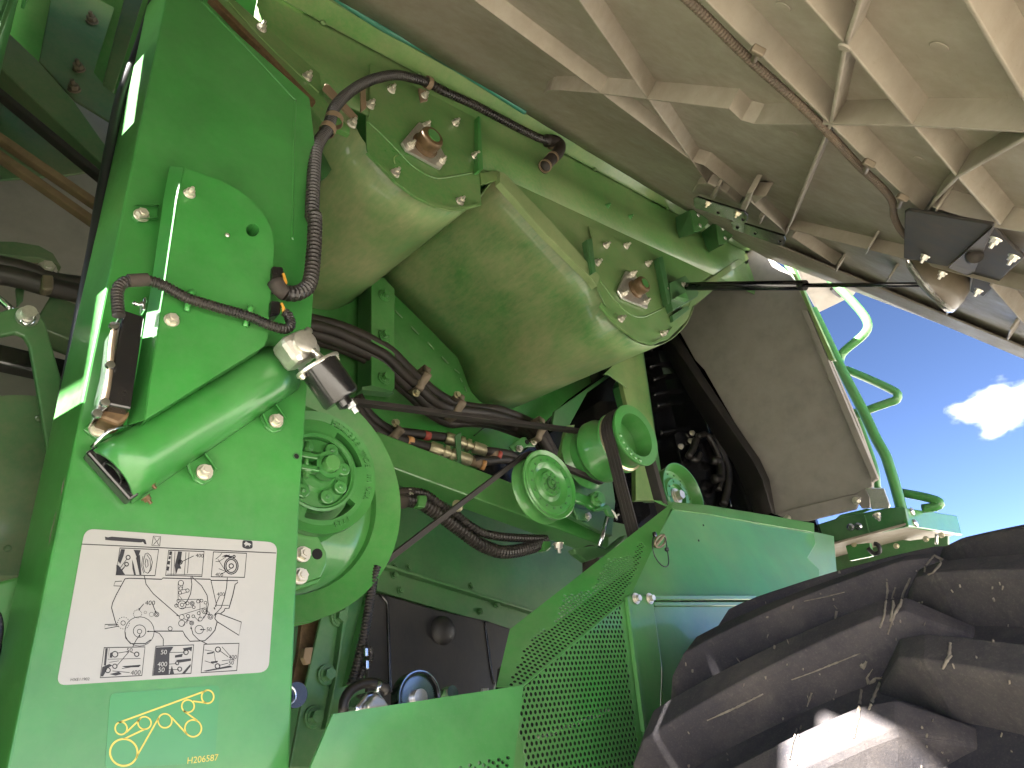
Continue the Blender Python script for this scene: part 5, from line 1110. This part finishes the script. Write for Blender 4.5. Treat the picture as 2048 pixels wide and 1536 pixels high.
bb = belt('belt_band', fr + lw_, 1.34, .052, .014, 'belt', b2_)
for o in (-.014, 0, .014): belt('belt_rib', [(x, z) for x, z in wrap((DX, DZ), .114, 195, -20, 24) + wrap(lowc, .108, -20, -165, 14)], 1.34 + o, .006, .004, 'belt', b2_)

# ------------------------------------------------------------------ hydraulic hoses and looms in the bay
def hose_run(name, label, k_pts, Y, r, offs, mat='rubber'):
    h = empty(name, W(k_pts[len(k_pts) // 2], Y), label, 'hose')
    return h
hz = zp(6, '150,755 250,770 400,815 560,885 700,960 800,1060 900,1150 1000,1240 1120,1300 1250,1330 1400,1350 1550,1400 1660,1460 1720,1560') + zp(7, '1740,500 1760,560')
looks = ['uppermost dark hydraulic hose of the dusty bundle crossing the inner wall', 'second dark hydraulic hose down in the dusty bundle on the inner wall', 'third dark hydraulic hose down in the dusty bundle on the inner wall', 'lowest dark hydraulic hose of the dusty bundle crossing the inner wall']
for i, (ox, oy, oY) in enumerate(((0, 0, 0), (-22, 38, -.03), (-30, 85, 0), (-45, 118, .04))):
    h = empty('hydraulic_hose', W(zp(6, [(700 + ox, 960 + oy)])[0], 2.2), looks[i], 'hose', 'hydraulic hoses along the inner wall')
    pts = []
    for j, p in enumerate(hz):
        f = 1.0 if j < 9 else (.75 if j < 12 else .6)
        wob = 6 * math.sin(j * 1.7 + i * 2.1)
        pts.append(W((p[0] + (ox + wob) * f / 3.2, p[1] + (oy + wob) * f / 3.2), 2.22 + oY + (-.12 if j > 11 else 0)))
    tube('hose_sheath', pts, .025 if i != 2 else .028, 'rubber', h, 12, step=.03)
def clampo(k, a, b, Y, label, fo=None):
    cl_ = empty('hose_clamp', W1(k, *a, Y), label, 'clamp', 'clamps on the hydraulic hoses')
    A, B = W1(k, *a, Y), W1(k, *b, Y); mid = (A + B) / 2 + OUT * .05
    d = (B - A).normalized(); s = d.cross(OUT).normalized() * .018
    path = [A + YA * .05, A + OUT * .015, mid + (A - mid) * .6, mid, mid + (B - mid) * .6, B + OUT * .015, B + YA * .05]
    path = smooth_path(path, .012); vs, fs = [], []
    for p in path: vs += [p + s, p - s]
    for i in range(len(path) - 1): fs.append((2 * i, 2 * i + 1, 2 * i + 3, 2 * i + 2))
    o = add('clamp_band', mesh('clamp_band', vs, fs), 'clamp', cl_, True); m_ = o.modifiers.new('sheet', 'SOLIDIFY'); m_.thickness = .005
    if fo: bolt(cl_, W1(k, *fo, Y - .02), OUT, .017, 'gold', 'hex')
clampo(6, (935, 1075), (880, 1215), 2.12, 'dusty clamp around the hose bundle just below the trough', (868, 1238))
clampo(6, (1150, 1250), (1110, 1390), 2.12, 'dusty clamp around the hose bundle where the belt crosses it', (1132, 1248))
clampo(6, (1665, 1400), (1640, 1536), 2.05, 'dusty clamp around the hose bundle near the small bracket')
hbk = prism('hose_bracket', [W(p, 2.08) for p in zp(7, '1470,490 1550,430 1575,428 1590,455 1640,490 1580,490 1530,520 1500,520')], Vector((0, .012, 0)), 'green', combine, .003)
bolts(hbk, 7, '1622,462 1530,505', 2.075, .017, 'bolt', 'hex'); lathe('bracket_hole', [(.012, 0), (.012, .002)], W1(7, 1580, 462, 2.078), OUT, 'dark_hole', hbk, 12)
for i, (s1, band, s2, bc, lab) in enumerate((('500,165 560,270 640,345 720,390 800,400 900,412 1000,425 1060,432', (937, 420), '1320,520 1400,528 1480,545 1530,580', 'red_band', 'upper branch hose with a red band leading into the silver fittings'),
                                   ('470,185 540,300 620,380 700,425 760,440 830,460 930,488 970,495', (828, 455), '1240,572 1330,582 1420,572 1500,585', 'orange_band', 'lower branch hose with an orange band leading into the silver fittings'))):
    h = empty('branch_hose', W1(7, 800, 420 + i * 40, 2.1), lab, 'hose', 'branch hoses with fittings')
    tube('hose_sheath', WL(7, s1, 2.12), .02, 'rubber', h, 12, step=.02); tube('hose_sheath', WL(7, s2, 2.05), .02, 'rubber', h, 12, step=.02)
    A, B = W1(7, band[0] - 18, band[1] - 3, 2.12), W1(7, band[0] + 18, band[1] + 4, 2.12); tube('band', [A, B], .0215, bc, h, 14, curved=False)
    o0 = (1060, 432) if i == 0 else (960, 492); d0 = (1, .26)
    def fp(t): return W1(7, o0[0] + 265 * t * d0[0], o0[1] + 90 * t, 2.12 - .06 * t)
    ax = fp(1) - fp(0); Lf = ax.length
    lathe('crimp_fitting', [(.024, 0), (.027, .004), (.027, Lf * .27), (.018, Lf * .28), (.018, Lf * .33), (.03, Lf * .335), (.03, Lf * .43), (.02, Lf * .44), (.02, Lf * .5), (.029, Lf * .505), (.029, Lf * .58), (.017, Lf * .59), (.017, Lf * .66), (.027, Lf * .67), (.027, Lf * .9), (.022, Lf)], fp(0), ax, 'gold', h, 12)
    A, B = fp(1.0), fp(1.33); tube('band', [A, A.lerp(B, .72)], .021, 'tan', h, 12, curved=False); tube('band', [A.lerp(B, .72), B], .0225, bc, h, 12, curved=False)
fbk = prism('fitting_bracket', [W(p, 2.04) for p in zp(7, '1120,420 1160,390 1163,600 1100,625 1010,605 1012,545 1095,590 1138,575')], Vector((0, .008, 0)), 'green_deep', combine, .003)
bolts(fbk, 7, '1040,578', 2.035, .017, 'gold', 'hex')
clampo(7, (760, 370), (715, 440), 2.08, 'dusty clamp holding the two branch hoses above the fittings', (738, 340))
for i, (s, r, lab) in enumerate((('730,790 850,780 940,800 1020,860 1120,920 1200,985 1290,1040 1400,1065 1530,1075 1700,1080', .016, 'thinner black loom sagging beneath the slanted beam'), ('720,840 800,830 900,850 980,900 1080,970 1160,1030 1240,1090 1320,1135 1420,1165 1530,1155 1640,1125 1700,1100', .024, 'thicker black ribbed loom sagging beneath the slanted beam'))):
    h = empty('bay_wire_loom', W1(7, 1200, 1000, 1.85), lab, 'wire loom')
    tube('loom_sleeve', WL(7, s, 1.78), r, 'conduit', h, 12, corr=.15, pitch=.013, step=.02)
    tube('loom_end', WL(7, '700,850 740,835 800,838' if i else '720,795 800,785 850,783', 1.78), r * 1.05, 'black_worn', h, 10, step=.02)
for nm, s in (('loom_strap', '890,800 940,800 945,830 930,880 885,875'), ('loom_strap', '1690,1095 1735,1095 1735,1140 1710,1160 1685,1155')):
    prism(nm, WL(7, s, 1.75), Vector((0, .03, 0)), 'green', beam, .004)
bolts(beam, 7, '820,785', 1.78, .018, 'bolt', 'stud', Vector((.1, -.6, -1))); bolts(beam, 7, '1135,870', 1.72, .022, 'gold', 'rivet'); bolts(beam, 7, '1780,1110', 1.66, .02, 'bolt', 'stud', -UP)
vl = empty('upright_wire_loom', W1(8, 560, 500, 1.5), 'black ribbed loom hanging upright beside the green lower channel', 'wire loom')
tube('loom_sleeve', WL(8, '620,250 600,320 580,430 560,560 540,680 520,770 490,900 455,1010', 1.50), .0125, 'conduit', vl, 12, corr=.16, pitch=.008)
tube('loom_branch', WL(8, '520,780 560,765 580,800 570,850 540,890 510,960 505,1000', 1.49), .009, 'conduit', vl, 10, corr=.16, pitch=.007)
for p in ((550, 795), (555, 875)): box('cable_tie', W1(8, *p, 1.475), .008, .01, .02, 'steel', vl, .002)
# dark trunking behind the pulleys and flat hanger
prism('flat_hanger', [W(p, 1.62) for p in zp(9, '430,610 480,605 455,700 430,830 385,800 410,700')], Vector((0, .02, 0)), 'green_olive', combine, .002)
tube('hanger_spring', [W1(9, 490 + 14 * math.cos(i * 1.1), 640 + i * 2.2, 1.58) for i in range(18)], .004, 'zinc', combine, 6)
dk = prism('dark_duct', [W(p, 2.3) for p in zp(7, '1200,650 1500,560 1800,360 2048,200 2300,200 2400,900 1900,1300 1560,860')], Vector((0, .03, 0)), 'black', combine, 0)
_x1 = None and tube('duct_hose', WL(8, '1620,250 1660,380 1760,470 1900,500', 1.95), .05, 'rubber', combine, 14)
_x2 = None and tube('duct_hose', WL(8, '1700,200 1760,300 1900,380', 1.9), .04, 'rubber', combine, 14)
lathe('spring_can', [(.03, -.05), (.03, .05), (.02, .06)], W1(7, 1990, 1240, 1.55), Vector((.2, 0, 1)), 'black_worn', combine, 16)

# ------------------------------------------------------------------ rear bay behind the post
bay = prism('rear_bay_wall', [W(p, 2.30) for p in ((-500, -300), (420, -300), (420, 1500), (-500, 1500))], Vector((0, .03, 0)), 'liner', combine, 0)
rb = prism('rear_bay_beam', [W(p, 1.75) for p in zp(1, '-300,-120 0,150 250,390 480,650 700,960 700,1090 560,960 0,430 -300,150')], Vector((0, .08, 0)), 'green_bay', combine, .006)
ps = prism('rear_bay_plate', [W(p, 1.9) for p in zp(1, '330,-30 760,-30 600,460 680,560 760,620 740,800 480,640 250,390')], Vector((0, .01, 0)), 'green_bay', combine, .003)
bolts(ps, 1, '590,135 505,440 475,570 20,20', 1.89, .02, 'clamp', 'stud', Vector((-.4, -1, 0)))
prism('rear_bay_channel', [W(p, 1.56) for p in zp(1, '800,-20 920,-20 735,570 665,515')], Vector((0, .02, 0)), 'green_bay', combine, .003)
rbt = empty('dusty_return_belts', W1(1, 300, 1150, 1.65), 'pair of dusty brown belts slanting through the dark bay left of the post', 'belt')
for (a, b, th_) in (((-250, 720), (640, 1330), 62), ((-250, 830), (620, 1440), 58)):
    A, B = W1(1, *a, 1.68), W1(1, *b, 1.62); bar('belt_band', A, B, .022, .026, OUT, paint('dusty_belt', (.10, .065, .035), .7, (.22, .15, .08), rough=.8, coat=0, patch=9) if 'dusty_belt' not in bpy.data.materials else bpy.data.materials['dusty_belt'], rbt, .004)
bar('shaded_belt', W1(1, -250, 400, 1.72), W1(1, 680, 1170, 1.66), .02, .03, OUT, 'belt', rbt, .004)
prism('rear_bay_web', [W(p, 1.95) for p in zp(1, '0,600 300,800 560,1100 420,1120 0,1150')], Vector((0, .01, 0)), 'green_bay', combine, .002)
bc = empty('bell_crank', W1(2, 175, 755, 1.45), 'dark green bell crank with a pinned pivot left of the post', 'lever')
prism('crank_plate', [W(p, 1.45) for p in zp(2, '-120,740 0,715 70,690 150,685 240,715 290,780 330,920 395,1150 410,1400 395,1600 300,1600 225,1150 185,930 150,870 100,850 0,870 -120,930')], Vector((0, .014, 0)), 'green_deep', bc, .004)
lathe('pivot_pin', [(.02, 0), (.02, .012), (.013, .014), (.013, .03), (0, .03)], W1(2, 172, 755, 1.45), OUT, 'zinc', bc, 20)
tube('spring_clip', [W1(2, 175 + 45 * math.cos(a), 755 + 38 * math.sin(a), 1.425) for a in [i * .55 - 2.2 for i in range(10)]], .0035, 'steel', bc, 6)
for s, r, lab in (('-60,395 0,410 120,435 230,470 340,515 560,545', .02, 'upper dusty hose entering the dark bay left of the post'), ('-60,470 60,485 200,520 320,555 560,605', .024, 'lower dusty hose entering the dark bay left of the post')):
    h = empty('bay_hose', W1(2, 200, 500, 1.6), lab, 'hose', 'hoses in the rear bay'); tube('hose_sheath', WL(2, s, 1.60), r, 'rubber', h, 12)
clb = prism('rear_hose_clamp', WL(2, '270,470 345,475 345,570 300,580 265,565', 1.565), Vector((0, .03, 0)), 'clamp', combine, .006)
pl_ = prism('clamp_bracket', WL(2, '240,430 300,415 350,430 400,480 370,620 160,560 150,640 110,680 100,560', 1.66), Vector((0, .012, 0)), 'green_bay', combine, .003)
bolts(pl_, 2, '300,445', 1.60, .02, 'zinc', 'hex')
prism('sunlit_backdrop_sheet', [W(p, 2.05) for p in zp(2, '-100,345 250,380 350,425 400,500 160,540 -100,540')], Vector((0, .01, 0)), 'cream', combine, 0)  # pale sheets stand in for sunlit things seen through the bay
prism('sunlit_backdrop_sheet', [W(p, 2.05) for p in zp(2, '350,610 500,640 470,800 280,730')], Vector((0, .01, 0)), 'cream', combine, 0)
prism('bay_arch', [W(p, 2.0) for p in zp(2, '-100,260 100,265 250,290 340,340 395,430 350,400 250,370 -100,340')], Vector((0, .03, 0)), 'green_bay', combine, .003)
tube('bay_rod', WL(2, '-20,620 80,705', 1.55), .007, 'steel', combine, 8)
bar('bay_crossbar', W1(2, 250, 750, 1.7), W1(2, 520, 860, 1.7), .08, .1, UP, 'green_bay', combine, .004)
bar('bay_duct', W1(2, -60, 1000, 1.75), W1(2, 470, 1120, 1.75), .05, .05, UP, 'black', combine, .006)
prism('bay_shadow_sheet', [W(p, 1.95) for p in zp(2, '-100,1050 500,1100 480,1536 -100,1536')], Vector((0, .01, 0)), 'liner', combine, 0)
rc = empty('round_drum_cover', W1(3, 175, 560, 1.5), 'dark green round drum cover left of the post', 'cover')
lathe('cover_disc', [(0, .01), (.10, .012), (.12, .006), (.15, .008), (.185, .004), (.19, -.01), (.19, -.04)], W1(3, 150, 520, 1.55), OUT, 'green_bay', rc, 64)
for i in range(8): bolt(rc, W1(3, 150, 520, 1.548) + (XA * math.cos(i * .785) + UP * math.sin(i * .785)) * .135 - OUT * -.006, OUT, .007, 'green_bay', 'rivet')
lf = prism('lower_rear_sheet', [W(p, 1.36) for p in zp(3, '-200,1200 0,1158 190,1108 275,1140 240,1536 150,1800 -200,1900')] , Vector((0, .012, 0)), 'green', combine, .01)
prism('sheet_recess', [W(p, 1.357) for p in rounded(zp(4, '-150,500 10,520 30,640 0,860 -150,900'), 16)], Vector((0, .004, 0)), 'black', lf, .002)
# ------------------------------------------------------------------ cloud
def cloud_obj():
    d = ray((2006, 812)); D = 900.0; cpos = O3 + d * D
    m = bpy.data.materials.new('cloud_vapour'); m.use_nodes = True; t = m.node_tree; t.nodes.clear()
    o_ = t.nodes.new('ShaderNodeOutputMaterial'); v = t.nodes.new('ShaderNodeVolumePrincipled'); v.inputs['Color'].default_value = (.86, .86, .90, 1); v.inputs['Anisotropy'].default_value = .2
    tc = t.nodes.new('ShaderNodeTexCoord')
    n = t.nodes.new('ShaderNodeTexNoise'); n.inputs['Scale'].default_value = 1.7; n.inputs['Detail'].default_value = 5; n.inputs['Roughness'].default_value = .6
    t.links.new(tc.outputs['Object'], n.inputs['Vector'])
    ln_ = t.nodes.new('ShaderNodeVectorMath'); ln_.operation = 'LENGTH'; t.links.new(tc.outputs['Object'], ln_.inputs[0])
    a = math_n(t, 'SUBTRACT', 1.0, ln_.outputs['Value'])
    b = t.nodes.new('ShaderNodeMath'); b.operation = 'ADD'; t.links.new(a, b.inputs[0]); 
    c = t.nodes.new('ShaderNodeMath'); c.operation = 'MULTIPLY_ADD'; c.inputs[1].default_value = 1.7; c.inputs[2].default_value = -1.12; t.links.new(n.outputs['Fac'], c.inputs[0]); t.links.new(c.outputs[0], b.inputs[1])
    e = t.nodes.new('ShaderNodeMath'); e.operation = 'MULTIPLY'; e.inputs[1].default_value = .075; e.use_clamp = False
    mx_ = t.nodes.new('ShaderNodeMath'); mx_.operation = 'MAXIMUM'; mx_.inputs[1].default_value = 0; t.links.new(b.outputs[0], mx_.inputs[0]); t.links.new(mx_.outputs[0], e.inputs[0])
    t.links.new(e.outputs[0], v.inputs['Density']); t.links.new(v.outputs[0], o_.inputs['Volume'])
    bm = bmesh.new(); bmesh.ops.create_icosphere(bm, subdivisions=3, radius=1.0); me = bpy.data.meshes.new('cloud'); bm.to_mesh(me); bm.free()
    o = add('cloud', me, m); o.matrix_basis = Matrix.Translation(cpos) @ Matrix.Rotation(math.atan2(d.y, d.x), 4, 'Z') @ Matrix.Diagonal((38, 60, 36, 1))
    tag(o, 'small white fluffy cloud in the blue sky', 'cloud', kind='structure')
cloud_obj()

# ------------------------------------------------------------------ dried mud splashed on the tyre, laid on its surface
bpy.context.view_layer.update()
_dg = bpy.context.evaluated_depsgraph_get()
def on_surface(p):
    ok, loc, nrm, idx, ob, mt = S.ray_cast(_dg, O3 + ray(p) * .3, ray(p))
    return (loc, nrm, ob) if ok else None
_base = None
def splat(pts, wpx):
    """a ribbon of dried mud following picture points over the tyre"""
    path = []
    for a, b in zip(pts, pts[1:]):
        n = max(2, int(math.hypot(b[0] - a[0], b[1] - a[1]) / 4))
        path += [(a[0] + (b[0] - a[0]) * i / n, a[1] + (b[1] - a[1]) * i / n) for i in range(n)]
    path.append(pts[-1]); vs, fs, last = [], [], False
    def flush():
        if fs: add('mud_splash', mesh('mud_splash', vs, fs), 'mud', tyre, True)
        vs.clear(); fs.clear()
    for i, p in enumerate(path):
        w_ = wpx * random.uniform(.55, 1.35) * (1 - .35 * abs(2 * i / max(1, len(path) - 1) - 1))
        a, b = path[max(0, i - 1)], path[min(len(path) - 1, i + 1)]; l = math.hypot(b[0] - a[0], b[1] - a[1]) or 1
        nx, ny = -(b[1] - a[1]) / l * w_ / 2, (b[0] - a[0]) / l * w_ / 2; row = []
        for s_ in (-1, -.4, .4, 1):
            h = on_surface((p[0] + nx * s_, p[1] + ny * s_))
            if not h or not (h[2].name.startswith('tread_lug') or h[2].name.startswith('front_tyre')): row = None; break
            row.append(h[0] + h[1] * (.0012 if abs(s_) == 1 else .0035))
        if row is None: flush(); last = False; continue
        if last and (Vector(row[1]) - Vector(vs[-3])).length >= .05: flush(); last = False
        vs += row; k = len(vs) - 4
        if last:
            for j in range(3): fs.append((k - 4 + j, k - 3 + j, k + 1 + j, k + j))
        last = True
    flush()
for s, w_ in (('1540,215 1470,180 1420,240 1415,290', 14), ('1500,180 1520,230 1470,290 1440,300', 14), ('1170,345 1175,400 1165,480 1155,560 1125,640', 18), ('1225,380 1205,440 1215,500 1190,600', 20), ('1320,320 1275,420 1260,490 1215,560 1175,680', 20), ('1010,1040 1000,1120 985,1220 960,1350', 22), ('1040,950 1060,1000 1100,960 1150,960', 22), ('1040,850 1020,890 1000,870', 30), ('1130,990 1100,1060 1055,1170', 24), ('850,530 840,580', 22), ('690,1050 660,1140', 18), ('600,1290 570,1380 550,1480', 10), ('1580,740 1570,830 1530,900', 26), ('1590,820 1540,880', 24), ('1000,800 850,860 700,920 560,970', 12), ('380,1060 200,1150 20,1230', 14), ('900,410 780,440 640,470', 8), ('1050,1010 1040,960 1080,900', 12)):
    splat(zp(11, s), w_ / 3.2)
for i in range(70):
    x, y = random.uniform(1300, 2040), random.uniform(1120, 1530); l = random.uniform(3, 9)
    splat([(x, y), (x + random.uniform(-.4, .8) * l, y + l)], random.uniform(2, 5))
